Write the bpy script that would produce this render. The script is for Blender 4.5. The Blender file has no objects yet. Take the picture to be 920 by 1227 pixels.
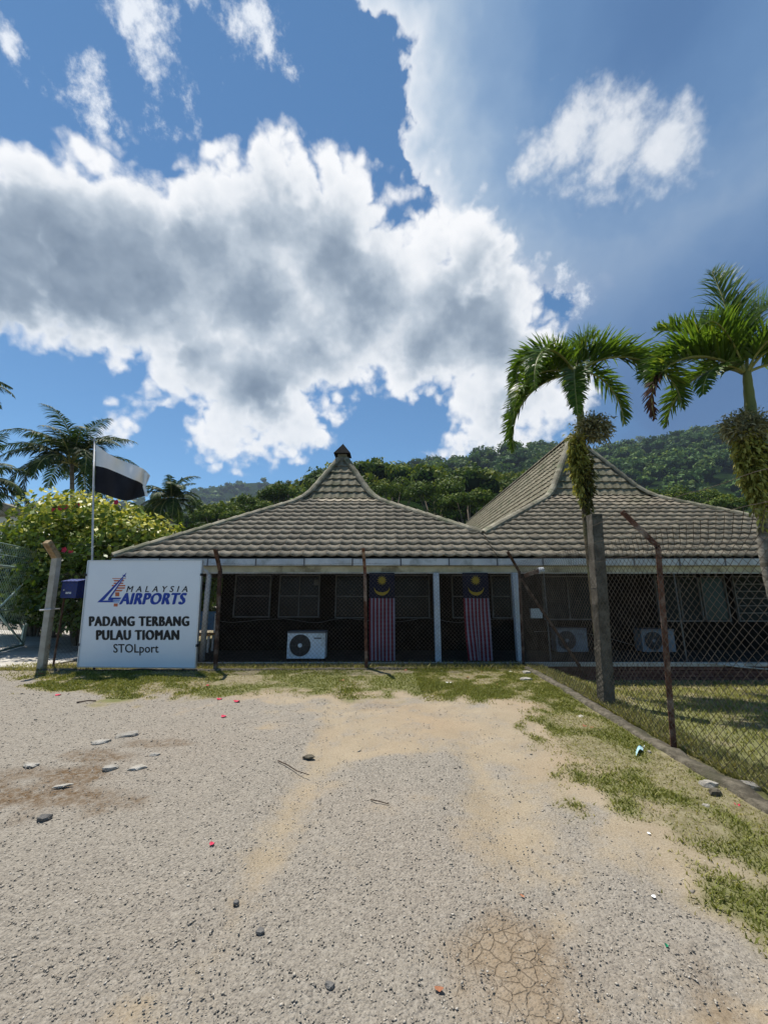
import bpy, bmesh, math, random
import numpy as np
from mathutils import Vector, Matrix, Euler

rnd = random.Random(7)
rng = np.random.default_rng(11)
R = math.radians
scene = bpy.context.scene
col = scene.collection

# ------------------------------------------------------------------ camera
CAM_H, PITCH, F = 1.6, R(11.67), 460.0
cam_d = bpy.data.cameras.new('camera')
cam_d.sensor_fit = 'HORIZONTAL'; cam_d.sensor_width = 36.0; cam_d.lens = 18.0
cam_d.clip_start = 0.05; cam_d.clip_end = 9000
cam = bpy.data.objects.new('camera', cam_d); col.objects.link(cam)
cam.location = (0, 0, CAM_H); cam.rotation_euler = (R(90) + PITCH, 0, 0)
scene.camera = cam

def ray(px, py):
    x = (px - 460.0) / F; y = (613.5 - py) / F
    return (x, math.cos(PITCH) - y * math.sin(PITCH), math.sin(PITCH) + y * math.cos(PITCH))
def at(px, py, Y):                    # photo pixel -> point standing at depth Y
    d = ray(px, py); t = Y / d[1]
    return Vector((d[0] * t, Y, CAM_H + d[2] * t))
def gp(px, py, z=0.0):                # photo pixel -> point on the ground
    d = ray(px, py); t = (z - CAM_H) / d[2]
    return Vector((d[0] * t, d[1] * t, z))
def sdir(px, py): return Vector(ray(px, py)).normalized()

# ------------------------------------------------------------------ light
EXPOSURE = 0.50
SKY_STRENGTH = 0.10
SUN_STRENGTH = 4.9
SUN = Vector((-0.25, 0.26, 1.0)).normalized()      # towards the sun: behind the roof, a little left
def lin(r, g, b):
    f = lambda c: (c / 255 / 12.92) if c / 255 <= 0.04045 else ((c / 255 + 0.055) / 1.055) ** 2.4
    return (f(r), f(g), f(b), 1.0)
scene.view_settings.view_transform = 'Standard'; scene.view_settings.look = 'None'
scene.view_settings.exposure = EXPOSURE; scene.view_settings.gamma = 1.0
scene.view_settings.use_curve_mapping = False
scene.render.engine = 'CYCLES'
scene.cycles.use_denoising = True
scene.cycles.max_bounces = 8; scene.cycles.transparent_max_bounces = 16
scene.cycles.diffuse_bounces = 2; scene.cycles.glossy_bounces = 3; scene.cycles.volume_bounces = 0
scene.cycles.sample_clamp_indirect = 6.0

sl = bpy.data.lights.new('sun', 'SUN'); sl.energy = SUN_STRENGTH; sl.angle = R(0.53); sl.color = (1.0, 0.955, 0.88)
so = bpy.data.objects.new('sun', sl); col.objects.link(so)
so.rotation_euler = (-SUN).to_track_quat('-Z', 'Y').to_euler(); so.location = (0, 0, 60)

class NT:
    """small node-tree helper"""
    def __init__(s, tree): s.t = tree; s.n = tree.nodes; s.l = tree.links
    def new(s, typ, **kw):
        n = s.n.new(typ)
        for k, v in kw.items(): setattr(n, k, v)
        return n
    def put(s, sock, v):
        if isinstance(v, bpy.types.NodeSocket): s.l.new(v, sock)
        else: sock.default_value = v
    def math(s, op, a, b=None, c=None, clamp=False):
        n = s.new('ShaderNodeMath', operation=op); n.use_clamp = clamp
        for i, v in enumerate((a, b, c)):
            if v is not None: s.put(n.inputs[i], v)
        return n.outputs[0]
    def vmath(s, op, a, b=None, scale=None):
        n = s.new('ShaderNodeVectorMath', operation=op)
        s.put(n.inputs[0], a)
        if b is not None: s.put(n.inputs[1], b)
        if scale is not None: s.put(n.inputs['Scale'], scale)
        return n.outputs['Value'] if op in ('DISTANCE', 'LENGTH', 'DOT_PRODUCT') else n.outputs[0]
    def noise(s, vec, scale, detail=4, rough=0.55, dist=0.0, out=0):
        n = s.new('ShaderNodeTexNoise')
        if vec is not None: s.put(n.inputs['Vector'], vec)
        n.inputs['Scale'].default_value = scale; n.inputs['Detail'].default_value = detail
        n.inputs['Roughness'].default_value = rough; n.inputs['Distortion'].default_value = dist
        return n.outputs[out]
    def mapr(s, v, a, b, c=0.0, d=1.0, smooth=False):
        n = s.new('ShaderNodeMapRange'); n.interpolation_type = 'SMOOTHSTEP' if smooth else 'LINEAR'
        s.put(n.inputs[0], v)
        for i, x in enumerate((a, b, c, d)): n.inputs[i + 1].default_value = x
        return n.outputs[0]
    def mix(s, f, a, b, blend='MIX'):
        n = s.new('ShaderNodeMix', data_type='RGBA', blend_type=blend)
        s.put(n.inputs[0], f); s.put(n.inputs[6], a); s.put(n.inputs[7], b)
        return n.outputs[2]
    def ramp(s, f, stops):
        n = s.new('ShaderNodeValToRGB'); cr = n.color_ramp
        while len(cr.elements) > 1: cr.elements.remove(cr.elements[-1])
        cr.elements[0].position, cr.elements[0].color = stops[0]
        for p, c in stops[1:]:
            e = cr.elements.new(p); e.color = c
        s.put(n.inputs[0], f); return n.outputs[0]

# ------------------------------------------------------------------ sky and clouds (world)
world = bpy.data.worlds.new('World'); scene.world = world; world.use_nodes = True
w = NT(world.node_tree); w.n.clear()
K = 1.0 / (SKY_STRENGTH * 2 ** EXPOSURE)
def wc(r, g, b, k=1.0):
    c = lin(r, g, b); return (c[0] * K * k, c[1] * K * k, c[2] * K * k, 1.0)

def blob_group(name, blobs, n_amp, n_scale, p_amp=0.0, p_scale=9.0, unit=60.0, sm=0.35, rough=0.6, cap=1.2, stretch=(1, 1, 1), bias=0.0, det=7):
    """union of round puffs on the sky sphere (0 at the rim, growing inwards), broken up by noise"""
    g = bpy.data.node_groups.new(name, 'ShaderNodeTree')
    for nm in ('P', 'Warped', 'Billow'): g.interface.new_socket(nm, in_out='INPUT', socket_type='NodeSocketVector')
    g.interface.new_socket('D', in_out='OUTPUT', socket_type='NodeSocketFloat')
    q = NT(g); gi = q.new('NodeGroupInput'); go = q.new('NodeGroupOutput'); P, Pw, Pb = gi.outputs[0], gi.outputs[1], gi.outputs[2]
    d = None
    for (x, y, r) in blobs:
        c = sdir(x, y)
        rr = 0.5 * ((sdir(x + r, y) - c).length + (sdir(x, y + r) - c).length); U = rr * unit / r
        v = q.math('MULTIPLY_ADD', q.vmath('DISTANCE', Pw, tuple(c)), -1.0 / U, rr / U)
        d = v if d is None else q.math('SMOOTH_MAX', d, v, sm)
    d = q.math('MINIMUM', q.math('ADD', d, bias), cap)
    ns = q.vmath('MULTIPLY', P, stretch)
    d = q.math('ADD', d, q.math('MULTIPLY', q.math('SUBTRACT', q.noise(ns, n_scale, det, rough, 0.0), 0.5), n_amp))
    if p_amp:
        for k, (sc_, am) in enumerate(((1.0, 0.6), (2.3, 0.4))):      # billows: rounded heads parted by creases
            b_ = q.math('ABSOLUTE', q.math('SUBTRACT', q.noise(Pb, p_scale * sc_, 2, 0.5), 0.5))
            d = q.math('ADD', d, q.math('MULTIPLY', q.math('SUBTRACT', b_, 0.09), p_amp * am * 5.0))
    q.l.new(d, go.inputs[0]); return g
tc = w.new('ShaderNodeTexCoord'); P = tc.outputs['Generated']
WV = w.vmath('SUBTRACT', w.noise(P, 3.5, 2, 0.5, out=1), (0.5, 0.5, 0.5))
FV = w.vmath('SUBTRACT', w.noise(P, 14.0, 5, 0.62, out=1), (0.5, 0.5, 0.5))
def use(g, warp, fine, toward=0.0):
    n = w.new('ShaderNodeGroup'); n.node_tree = g
    Pn = w.vmath('ADD', P, w.vmath('SCALE', tuple(SUN), scale=toward)) if toward else P
    w.put(n.inputs[0], Pn)
    w.put(n.inputs[1], w.vmath('ADD', w.vmath('ADD', Pn, w.vmath('SCALE', WV, scale=warp)), w.vmath('SCALE', FV, scale=fine)))
    w.put(n.inputs[2], w.vmath('ADD', Pn, w.vmath('SCALE', FV, scale=0.02))); return n.outputs[0]

CUMULUS = [(-160, 300, 130), (-60, 280, 100), (15, 288, 74), (95, 268, 60), (165, 280, 64), (25, 350, 58), (100, 335, 85),
           (200, 330, 95), (265, 265, 60), (345, 225, 48), (396, 205, 30), (300, 330, 100), (375, 300, 75), (415, 262, 42),
           (240, 430, 60), (300, 430, 88), (280, 500, 45), (335, 492, 46), (390, 395, 78), (460, 350, 78), (515, 295, 44),
           (568, 315, 55), (605, 350, 44), (510, 385, 76), (572, 395, 72), (618, 420, 42), (565, 465, 34), (590, 505, 36),
           (545, 536, 10), (640, 470, 40), (610, 530, 30), (163, 472, 9), (155, 498, 9),
           (-500, 330, 200), (-900, 380, 300), (1500, 300, 260)]
CORES = [(80, 325, 90), (20, 320, 70), (180, 320, 70), (250, 300, 50), (330, 270, 38), (300, 360, 55), (230, 420, 40), (300, 470, 42), (390, 300, 34), (430, 360, 40), (560, 360, 58), (590, 400, 40), (500, 410, 28), (370, 430, 30), (610, 470, 26), (-80, 330, 110), (-500, 360, 160)]
PUFF = [(640, 185, 26), (685, 165, 40), (740, 158, 50), (790, 180, 42), (715, 200, 30), (824, 178, 18)]
WISP = [(165, 22, 26), (178, 60, 24), (190, 105, 24), (197, 138, 14), (210, 25, 18), (236, 6, 12), (290, 20, 34), (325, 50, 24), (285, 70, 20), (272, 104, 8),
        (30, 64, 8), (118, 108, 14), (142, 142, 8), (228, 118, 8), (690, 352, 14)]
VEIL = [(795, 0, 385), (715, 140, 235), (920, 420, 315), (1300, 300, 500), (540, -150, 160)]
gA = blob_group('cumulus_field', CUMULUS, 1.7, 8.0, 0.75, 8.5, bias=0.30, cap=1.5)
gC = blob_group('cumulus_cores', CORES, 1.5, 6.0, 0.0, sm=0.6, unit=70, rough=0.55, bias=0.15, det=5)
gB = blob_group('puff_field', PUFF, 2.6, 10.0, 0.5, 14.0, unit=50, rough=0.66, bias=0.36)
gW = blob_group('wisp_field', WISP, 4.6, 13.0, 0.0, unit=40, rough=0.68, cap=1.0, stretch=(1.1, 1.1, 0.7), bias=0.22)
gV = blob_group('veil_field', VEIL, 0.55, 5.0, 0.16, 9.0, unit=200, sm=0.1, cap=3)

sky = w.new('ShaderNodeTexSky', sky_type='NISHITA'); sky.sun_disc = False
sky.sun_elevation = math.asin(SUN.z); sky.sun_rotation = math.atan2(SUN.x, SUN.y)
sky.air_density = 0.75; sky.dust_density = 0.0; sky.ozone_density = 5.0; sky.altitude = 0
hs = w.new('ShaderNodeHueSaturation'); w.put(hs.inputs['Color'], sky.outputs[0]); hs.inputs['Saturation'].default_value = 1.04; hs.inputs['Value'].default_value = 0.95
base = w.mix(1.0, hs.outputs[0], (0.68, 1.0, 1.0, 1.0), 'MULTIPLY')
DV = use(gV, 0.10, 0.05)
veil_a = w.mapr(DV, -0.02, 0.04, 0.0, 0.9, smooth=True)
veil_c = w.ramp(w.math('MULTIPLY', DV, 0.46), [(0.0, wc(246, 248, 251)), (0.035, wc(222, 230, 239)), (0.11, wc(182, 200, 219)), (0.28, wc(136, 165, 199)), (0.50, wc(98, 136, 181)), (0.8, wc(76, 115, 164)), (1.0, wc(70, 108, 156))])
sz = w.new('ShaderNodeSeparateXYZ'); w.put(sz.inputs[0], P)
soft = w.mapr(sz.outputs[2], 0.36, 0.80, 0.0, 1.0, smooth=True)      # low down the veil thins out without a bright rim
veil_a = w.mix(soft, w.mapr(DV, 0.0, 0.75, 0.0, 0.9, smooth=True), veil_a)
veil_c = w.mix(soft, wc(64, 101, 150), veil_c)
c = w.mix(veil_a, base, veil_c)
DW = use(gW, 0.10, 0.09)
c = w.mix(w.mapr(DW, -0.15, 1.0, 0.0, 0.95, smooth=True), c, wc(240, 244, 250))
DB = use(gB, 0.05, 0.05); DB2 = use(gB, 0.05, 0.05, 0.03)
lb = w.math('MULTIPLY_ADD', w.math('SUBTRACT', DB, DB2), -0.28, 0.45, clamp=True)
c = w.mix(w.mapr(DB, -0.1, 0.9, 0.0, 0.96, smooth=True), c, w.ramp(lb, [(0.0, wc(246, 247, 250)), (0.45, wc(222, 227, 234)), (1.0, wc(172, 184, 202))]))
# cumulus: bright rims and sunward flanks, grey where the cloud is thick
DA = use(gA, 0.055, 0.045); DA2 = use(gA, 0.055, 0.045, 0.03); DC = use(gC, 0.12, 0.06)
core = w.mapr(DC, -0.35, 1.0, 0.0, 1.0, smooth=True)
rim = w.mapr(DA, 0.0, 1.1, 0.0, 1.0, smooth=True)
lit = w.math('SUBTRACT', DA, DA2)
g1 = w.math('ADD', w.math('MULTIPLY', w.math('MULTIPLY', core, rim), 0.70), w.math('MULTIPLY', rim, 0.20))
g1 = w.math('MULTIPLY_ADD', lit, -0.24, g1, clamp=True)
cc = w.ramp(g1, [(0.0, wc(252, 252, 253)), (0.16, wc(234, 237, 241)), (0.40, wc(188, 198, 209)), (0.70, wc(146, 160, 176)), (1.0, wc(112, 128, 147))])
c = w.mix(w.mapr(DA, -0.05, 0.42, smooth=True), c, cc)
bg = w.new('ShaderNodeBackground'); w.put(bg.inputs[0], c); bg.inputs[1].default_value = SKY_STRENGTH
wo = w.new('ShaderNodeOutputWorld'); w.l.new(bg.outputs[0], wo.inputs[0])
world.cycles.sampling_method = 'NONE'

# ------------------------------------------------------------------ helpers
WM = {}
def link(o): col.objects.link(o); return o
def attach(o, parent):
    if parent is not None:
        o.parent = parent; o.matrix_parent_inverse = WM.get(parent, Matrix()).inverted()
def tag(o, label=None, cat=None, group=None, kind=None):
    if label: o['label'] = label
    if cat: o['category'] = cat
    if group: o['group'] = group
    if kind: o['kind'] = kind
    return o
def thing(name, label, cat, loc=(0, 0, 0), group=None):
    o = link(bpy.data.objects.new(name, None)); o.location = loc; o.empty_display_size = 0.2
    WM[o] = Matrix.Translation(Vector(loc)); return tag(o, label, cat, group)
def obj(name, me, mat=None, parent=None, smooth=False):
    if mat is not None:
        for m in (mat if isinstance(mat, (list, tuple)) else [mat]): me.materials.append(m)
    if smooth: me.polygons.foreach_set('use_smooth', [True] * len(me.polygons))
    o = link(bpy.data.objects.new(name, me)); attach(o, parent); return o
class MB:
    def __init__(s): s.v = []; s.f = []; s.m = []
    def poly(s, pts, mi=0):
        n = len(s.v); s.v += [tuple(p) for p in pts]; s.f.append(list(range(n, n + len(pts)))); s.m.append(mi)
    def add(s, verts, faces, mi=0):
        n = len(s.v); s.v += [tuple(p) for p in verts]
        for f in faces: s.f.append([n + i for i in f]); s.m.append(mi)
    def box(s, lo, hi, M=None, mi=0):
        (x0, y0, z0), (x1, y1, z1) = lo, hi
        p = [Vector(q) for q in ((x0, y0, z0), (x1, y0, z0), (x1, y1, z0), (x0, y1, z0), (x0, y0, z1), (x1, y0, z1), (x1, y1, z1), (x0, y1, z1))]
        if M is not None: p = [M @ q for q in p]
        s.add(p, [(0, 3, 2, 1), (4, 5, 6, 7), (0, 1, 5, 4), (1, 2, 6, 5), (2, 3, 7, 6), (3, 0, 4, 7)], mi)
    def cbox(s, c, size, M=None, mi=0):
        c = Vector(c); h = Vector(size) / 2; s.box(c - h, c + h, M, mi)
    def beam(s, a, b, wx, wy, up=(0, 0, 1), mi=0):      # rectangular bar from a to b
        a, b = Vector(a), Vector(b); t = (b - a).normalized(); up = Vector(up)
        if abs(t.dot(up)) > 0.98: up = Vector((0, 1, 0))
        x = t.cross(up).normalized(); y = x.cross(t)
        p = []
        for q in (a, b):
            for (i, j) in ((-1, -1), (1, -1), (1, 1), (-1, 1)): p.append(q + x * wx / 2 * i + y * wy / 2 * j)
        s.add(p, [(3, 2, 1, 0), (4, 5, 6, 7), (0, 1, 5, 4), (1, 2, 6, 5), (2, 3, 7, 6), (3, 0, 4, 7)], mi)
    def tube(s, pts, r, n=8, caps=True, mi=0):
        pts = [Vector(p) for p in pts]; rs = r if isinstance(r, (list, tuple)) else [r] * len(pts)
        base = len(s.v); prev = None
        for i, p in enumerate(pts):
            t = (pts[min(i + 1, len(pts) - 1)] - pts[max(i - 1, 0)]).normalized()
            if prev is None: x = t.orthogonal().normalized()
            else: x = (prev - t * prev.dot(t)).normalized()
            prev = x; y = t.cross(x)
            for k in range(n):
                a = 2 * math.pi * k / n; s.v.append(tuple(p + (x * math.cos(a) + y * math.sin(a)) * rs[i]))
        for i in range(len(pts) - 1):
            for k in range(n):
                a, b = base + i * n + k, base + i * n + (k + 1) % n
                s.f.append([a, b, b + n, a + n]); s.m.append(mi)
        if caps:
            s.f.append([base + k for k in range(n)][::-1]); s.m.append(mi)
            e = base + (len(pts) - 1) * n; s.f.append([e + k for k in range(n)]); s.m.append(mi)
    def prism(s, pts, d, mi=0):      # polygon extruded by vector d
        n = len(pts); pts = [Vector(p) for p in pts]; d = Vector(d)
        s.add(pts + [p + d for p in pts], [list(range(n))[::-1], list(range(n, 2 * n))] + [(i, (i + 1) % n, n + (i + 1) % n, n + i) for i in range(n)], mi)
    def mesh(s, name):
        me = bpy.data.meshes.new(name); me.from_pydata(s.v, [], s.f)
        if any(s.m): me.polygons.foreach_set('material_index', s.m)
        me.update(); return me
    def build(s, name, mat, parent=None, smooth=False, bevel=0):
        me = s.mesh(name)
        bm = bmesh.new(); bm.from_mesh(me); bmesh.ops.recalc_face_normals(bm, faces=bm.faces)
        if bevel: bmesh.ops.bevel(bm, geom=list(bm.edges), offset=bevel, segments=2, profile=0.6, affect='EDGES', clamp_overlap=True)
        bm.to_mesh(me); bm.free()
        return obj(name, me, mat, parent, smooth)
def arrays(name, V, Fq, tint=None):
    """big mesh from numpy arrays; Fq is (M,3) or (M,4)"""
    V = np.asarray(V, np.float32); Fq = np.asarray(Fq, np.int32); k = Fq.shape[1]
    me = bpy.data.meshes.new(name)
    me.vertices.add(len(V)); me.vertices.foreach_set('co', V.ravel())
    me.loops.add(Fq.size); me.loops.foreach_set('vertex_index', Fq.ravel())
    me.polygons.add(len(Fq)); me.polygons.foreach_set('loop_start', np.arange(0, Fq.size, k, dtype=np.int32))
    me.update(calc_edges=True)
    if tint is not None:
        a = me.attributes.new('tint', 'FLOAT_COLOR', 'POINT')
        t = np.ones((len(V), 4), np.float32); t[:, :tint.shape[1]] = tint
        a.data.foreach_set('color', t.ravel())
    return me
def fbm_table(seed): return np.random.default_rng(seed).random((256, 256))
_T = [fbm_table(s) for s in range(6)]
def vnoise(x, y, k=0):
    T = _T[k % 6]; xi = np.floor(x).astype(int); yi = np.floor(y).astype(int)
    fx = x - xi; fy = y - yi; fx = fx * fx * (3 - 2 * fx); fy = fy * fy * (3 - 2 * fy)
    g = lambda i, j: T[(xi + i) & 255, (yi + j) & 255]
    return (g(0, 0) * (1 - fx) + g(1, 0) * fx) * (1 - fy) + (g(0, 1) * (1 - fx) + g(1, 1) * fx) * fy
def fbm(x, y, s=1.0, o=4, k=0, rough=0.5):
    x = np.asarray(x, float) * s + 31.7; y = np.asarray(y, float) * s + 77.3
    r = 0; a = 1.0; t = 0
    for i in range(o):
        r = r + a * vnoise(x, y, k + i); t += a; a *= rough; x = x * 2.03 + 5.1; y = y * 2.03 + 9.7
    return r / t
def sstep(v, a, b):
    t = np.clip((np.asarray(v, float) - a) / (b - a), 0, 1); return t * t * (3 - 2 * t)

# ------------------------------------------------------------------ materials
def material(name, c1, c2=None, scale=6.0, rough=0.7, bump=0.0, bscale=None, metal=0.0, detail=6, spec=0.3, c3=None, scale3=1.3, vary=0.0, stretch=None, lo=0.35, hi=0.65):
    m = bpy.data.materials.new(name); m.use_nodes = True; q = NT(m.node_tree)
    b = q.n['Principled BSDF']; t = q.new('ShaderNodeTexCoord'); P = t.outputs['Object']
    if stretch: P = q.vmath('MULTIPLY', P, stretch)
    c2 = c2 or c1
    n = q.noise(P, scale, detail, 0.62)
    c = q.mix(q.mapr(n, lo, hi, smooth=True), (*c1, 1), (*c2, 1))
    if c3: c = q.mix(q.mapr(q.noise(P, scale3, 5, 0.6), 0.5, 0.68, smooth=True), c, (*c3, 1))
    if vary:
        oi = q.new('ShaderNodeObjectInfo')
        hsv = q.new('ShaderNodeHueSaturation'); q.put(hsv.inputs['Color'], c)
        q.put(hsv.inputs['Value'], q.mapr(oi.outputs['Random'], 0, 1, 1 - vary, 1 + vary)); c = hsv.outputs[0]
    q.put(b.inputs['Base Color'], c); b.inputs['Roughness'].default_value = rough
    b.inputs['Metallic'].default_value = metal; b.inputs['Specular IOR Level'].default_value = spec
    if bump:
        bn = q.new('ShaderNodeBump'); bn.inputs['Strength'].default_value = min(1, bump); bn.inputs['Distance'].default_value = 0.02 * max(1, bump)
        q.put(bn.inputs['Height'], q.noise(P, bscale or scale * 4, 5, 0.65)); q.put(b.inputs['Normal'], bn.outputs[0])
    return m
def leaf_material(name, ca, cb, cc=None, transl=0.35, rough=0.42, spec=0.10):
    """colour runs ca -> cb (and on to cc) with the red channel of the per-leaf tint"""
    m = bpy.data.materials.new(name); m.use_nodes = True; q = NT(m.node_tree); b = q.n['Principled BSDF']; out = q.n['Material Output']
    at_ = q.new('ShaderNodeAttribute'); at_.attribute_name = 'tint'
    sp = q.new('ShaderNodeSeparateColor'); q.put(sp.inputs[0], at_.outputs['Color'])
    c = q.ramp(sp.outputs[0], [(0.0, (*ca, 1)), (0.6, (*cb, 1)), (1.0, (*(cc or cb), 1))])
    hsv = q.new('ShaderNodeHueSaturation'); q.put(hsv.inputs['Color'], c); q.put(hsv.inputs['Value'], q.mapr(sp.outputs[1], 0, 1, 0.7, 1.3)); c = hsv.outputs[0]
    q.put(b.inputs['Base Color'], c); b.inputs['Roughness'].default_value = rough; b.inputs['Specular IOR Level'].default_value = spec
    tr = q.new('ShaderNodeBsdfTranslucent'); q.put(tr.inputs[0], q.mix(1.0, c, (1.25, 1.2, 0.6, 1), 'MULTIPLY'))
    mx = q.new('ShaderNodeMixShader'); mx.inputs[0].default_value = transl
    q.l.new(b.outputs[0], mx.inputs[1]); q.l.new(tr.outputs[0], mx.inputs[2]); q.l.new(mx.outputs[0], out.inputs[0])
    return m
M = {}
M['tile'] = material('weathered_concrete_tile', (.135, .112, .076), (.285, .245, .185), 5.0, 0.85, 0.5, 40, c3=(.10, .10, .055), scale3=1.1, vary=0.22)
M['tile_dark'] = material('dark_roof_tile', (.115, .10, .062), (.205, .185, .13), 6.0, 0.88, 0.5, 40, c3=(.085, .09, .05), scale3=1.6, vary=0.22)  # darker, greenish-blotched tile for the steep upper faces
M['hip'] = material('mossy_hip_tile', (.135, .122, .08), (.25, .228, .17), 5.0, 0.88, 0.6, 30, c3=(.10, .105, .06), scale3=1.4, vary=0.25)
M['deck'] = material('roof_underlay', (.02, .018, .015), (.035, .03, .025), 8)
M['cap'] = material('dark_cap', (.010, .010, .010), (.022, .022, .021), 9, 0.9, 0.2, spec=0.03)
M['gutter'] = material('painted_gutter', (.42, .44, .47), (.56, .57, .58), 3, 0.5, 0.15, 20, c3=(.30, .31, .30), scale3=2.2)
M['beam'] = material('cream_fascia', (.40, .36, .24), (.52, .47, .33), 4, 0.7, 0.2, 30, c3=(.22, .19, .12), scale3=2.5)
M['wall'] = material('shade_darkened_wall', (.010, .008, .007), (.018, .015, .012), 3, 0.9, spec=0.02)  # dark brown wall, deepened in colour for the veranda shade
M['floor'] = material('shade_darkened_floor', (.035, .032, .028), (.055, .05, .044), 4, 0.9, spec=0.05)  # veranda shade put into the floor colour; the slab edge stays pale
M['soffit'] = material('shade_darkened_soffit', (.014, .012, .010), (.02, .018, .014), 3, 0.9, spec=0.02)  # soffit colour lowered to carry the shade under the roof
M['slab'] = material('pale_slab', (.42, .40, .36), (.52, .50, .46), 6, 0.85, 0.4, 40, c3=(.28, .26, .22))
M['column'] = material('white_column', (.36, .41, .48), (.46, .50, .55), 5, 0.6, 0.2, 30, c3=(.40, .42, .42))
M['white'] = material('white_enamel', (.62, .66, .72), (.70, .73, .77), 4, 0.4, 0.05, 30, c3=(.50, .51, .50), scale3=3)
M['white_shaded'] = material('shaded_enamel', (.16, .18, .20), (.22, .24, .26), 4, 0.6, 0.1, 30, c3=(.13, .13, .12), scale3=3, spec=0.1)  # white enamel with shade painted in, for the dim right-hand units
M['frame'] = material('window_frame_paint', (.085, .085, .085), (.13, .13, .125), 8, 0.6)
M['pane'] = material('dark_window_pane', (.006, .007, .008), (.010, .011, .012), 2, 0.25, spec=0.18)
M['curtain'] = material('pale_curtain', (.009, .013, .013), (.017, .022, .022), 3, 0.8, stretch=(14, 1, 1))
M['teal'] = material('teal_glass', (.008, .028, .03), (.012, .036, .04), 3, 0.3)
M['black'] = material('black_plastic', (.012, .012, .013), (.02, .02, .021), 8, 0.5)
M['grille'] = material('grey_grille', (.10, .10, .11), (.14, .14, .15), 8, 0.5)
M['rust'] = material('rusty_steel', (.085, .032, .018), (.17, .075, .045), 9, 0.85, 0.8, 60, c3=(.30, .22, .17), scale3=4.5)
M['rust_dark'] = material('dark_rusty_steel', (.05, .024, .015), (.11, .055, .035), 10, 0.85, 0.8, 60, c3=(.19, .14, .11), scale3=5)
M['wire'] = material('rusty_wire', (.085, .066, .05), (.15, .122, .095), 5, 0.7, metal=0.2)
M['conc_post'] = material('old_concrete', (.075, .065, .05), (.14, .125, .10), 8, 0.9, 0.9, 50, c3=(.04, .036, .024), scale3=3.2)
M['white_post'] = material('whitewashed_concrete', (.34, .31, .255), (.43, .40, .34), 7, 0.85, 0.6, 40, c3=(.30, .20, .10), scale3=2.2)
M['ochre_post'] = material('stained_concrete', (.26, .17, .08), (.36, .27, .16), 9, 0.9, 0.7, 50, c3=(.14, .08, .04), scale3=4)
M['kerb'] = material('dirty_kerb', (.07, .06, .042), (.155, .135, .10), 14, 0.95, 0.9, 60, c3=(.07, .065, .04), scale3=2.6)
M['sign'] = material('sign_panel', (.72, .75, .80), (.75, .78, .82), 1.2, 0.22, spec=0.5)
M['alu'] = material('aluminium_trim', (.50, .51, .53), (.58, .59, .60), 5, 0.4, metal=0.6)
M['ink'] = material('black_ink', (.01, .01, .012), None, rough=0.4)
M['blue_ink'] = material('blue_ink', (.012, .045, .30), (.014, .05, .33), rough=0.4)
M['pale_ink'] = material('pale_blue_ink', (.20, .33, .62), None, rough=0.4)
M['orange_ink'] = material('orange_ink', (.50, .13, .05), (.54, .15, .06), rough=0.4)
M['gate'] = material('green_gate_paint', (.34, .47, .41), (.44, .56, .50), 6, 0.6, 0.2, 30, c3=(.34, .36, .28), scale3=3)
M['mailbox'] = material('blue_mailbox', (.004, .020, .14), (.006, .026, .18), 4, 0.45, spec=0.5)
M['pole'] = material('galvanised_pole', (.42, .43, .44), (.52, .52, .52), 6, 0.5, metal=0.3)
M['flag_white'] = material('white_flag_cloth', (.72, .72, .72), (.78, .78, .78), 3, 0.8)
M['flag_black'] = material('black_flag_cloth', (.006, .006, .010), (.011, .011, .016), 3, 0.8)
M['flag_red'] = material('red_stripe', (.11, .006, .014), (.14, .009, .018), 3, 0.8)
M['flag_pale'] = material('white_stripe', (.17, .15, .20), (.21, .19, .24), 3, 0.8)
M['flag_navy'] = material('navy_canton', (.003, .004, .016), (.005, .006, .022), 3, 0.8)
M['yellow'] = material('yellow_emblem', (.26, .18, .015), (.30, .21, .02), 3, 0.7)
M['brick'] = material('dark_red_brick', (.10, .04, .03), (.16, .075, .055), 9, 0.9, 0.7, 50, c3=(.06, .05, .04), vary=0.3)
M['bark'] = material('palm_bark', (.16, .14, .11), (.27, .25, .21), 4, 0.9, 0.9, 14, stretch=(1, 1, 5), c3=(.10, .09, .06))
M['moss_bark'] = material('mossy_palm_bark', (.045, .035, .02), (.10, .08, .045), 7, 0.95, 1.0, 25, c3=(.06, .07, .02))
M['wood'] = material('tree_bark', (.09, .07, .05), (.16, .13, .10), 6, 0.9, 0.8, 20)
M['shaft'] = material('green_crownshaft', (.10, .125, .028), (.17, .185, .05), 3, 0.5, stretch=(3, 3, .6))
M['rachis'] = material('frond_rib', (.16, .17, .04), (.26, .26, .08), 3, 0.5)
M['stone'] = material('pale_stone', (.27, .245, .205), (.40, .375, .33), 12, 0.9, 0.8, 60, vary=0.25)
M['stone_dark'] = material('dark_stone', (.10, .095, .09), (.18, .17, .155), 12, 0.9, 0.8, 60, vary=0.2)
M['house'] = material('pale_house_wall', (.45, .50, .47), (.54, .58, .55), 2, 0.8)
M['bluetarp'] = material('blue_painted_board', (.05, .12, .22), (.08, .17, .28), 3, 0.6)
M['orange'] = material('orange_edge', (.45, .20, .06), (.55, .27, .10), 5, 0.7)
M['mask'] = material('pale_blue_fabric', (.36, .56, .62), (.46, .66, .70), 9, 0.8, 0.4, 90)
M['paper'] = material('white_paper', (.70, .70, .68), (.78, .78, .76), 9, 0.8)
M['petal'] = material('red_petal', (.42, .015, .05), (.52, .03, .08), 9, 0.6)
M['dryleaf'] = material('dry_leaf', (.22, .08, .04), (.32, .14, .07), 9, 0.7)
M['greenbit'] = material('green_plastic', (.01, .16, .08), (.02, .20, .10), 9, 0.4)
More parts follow.
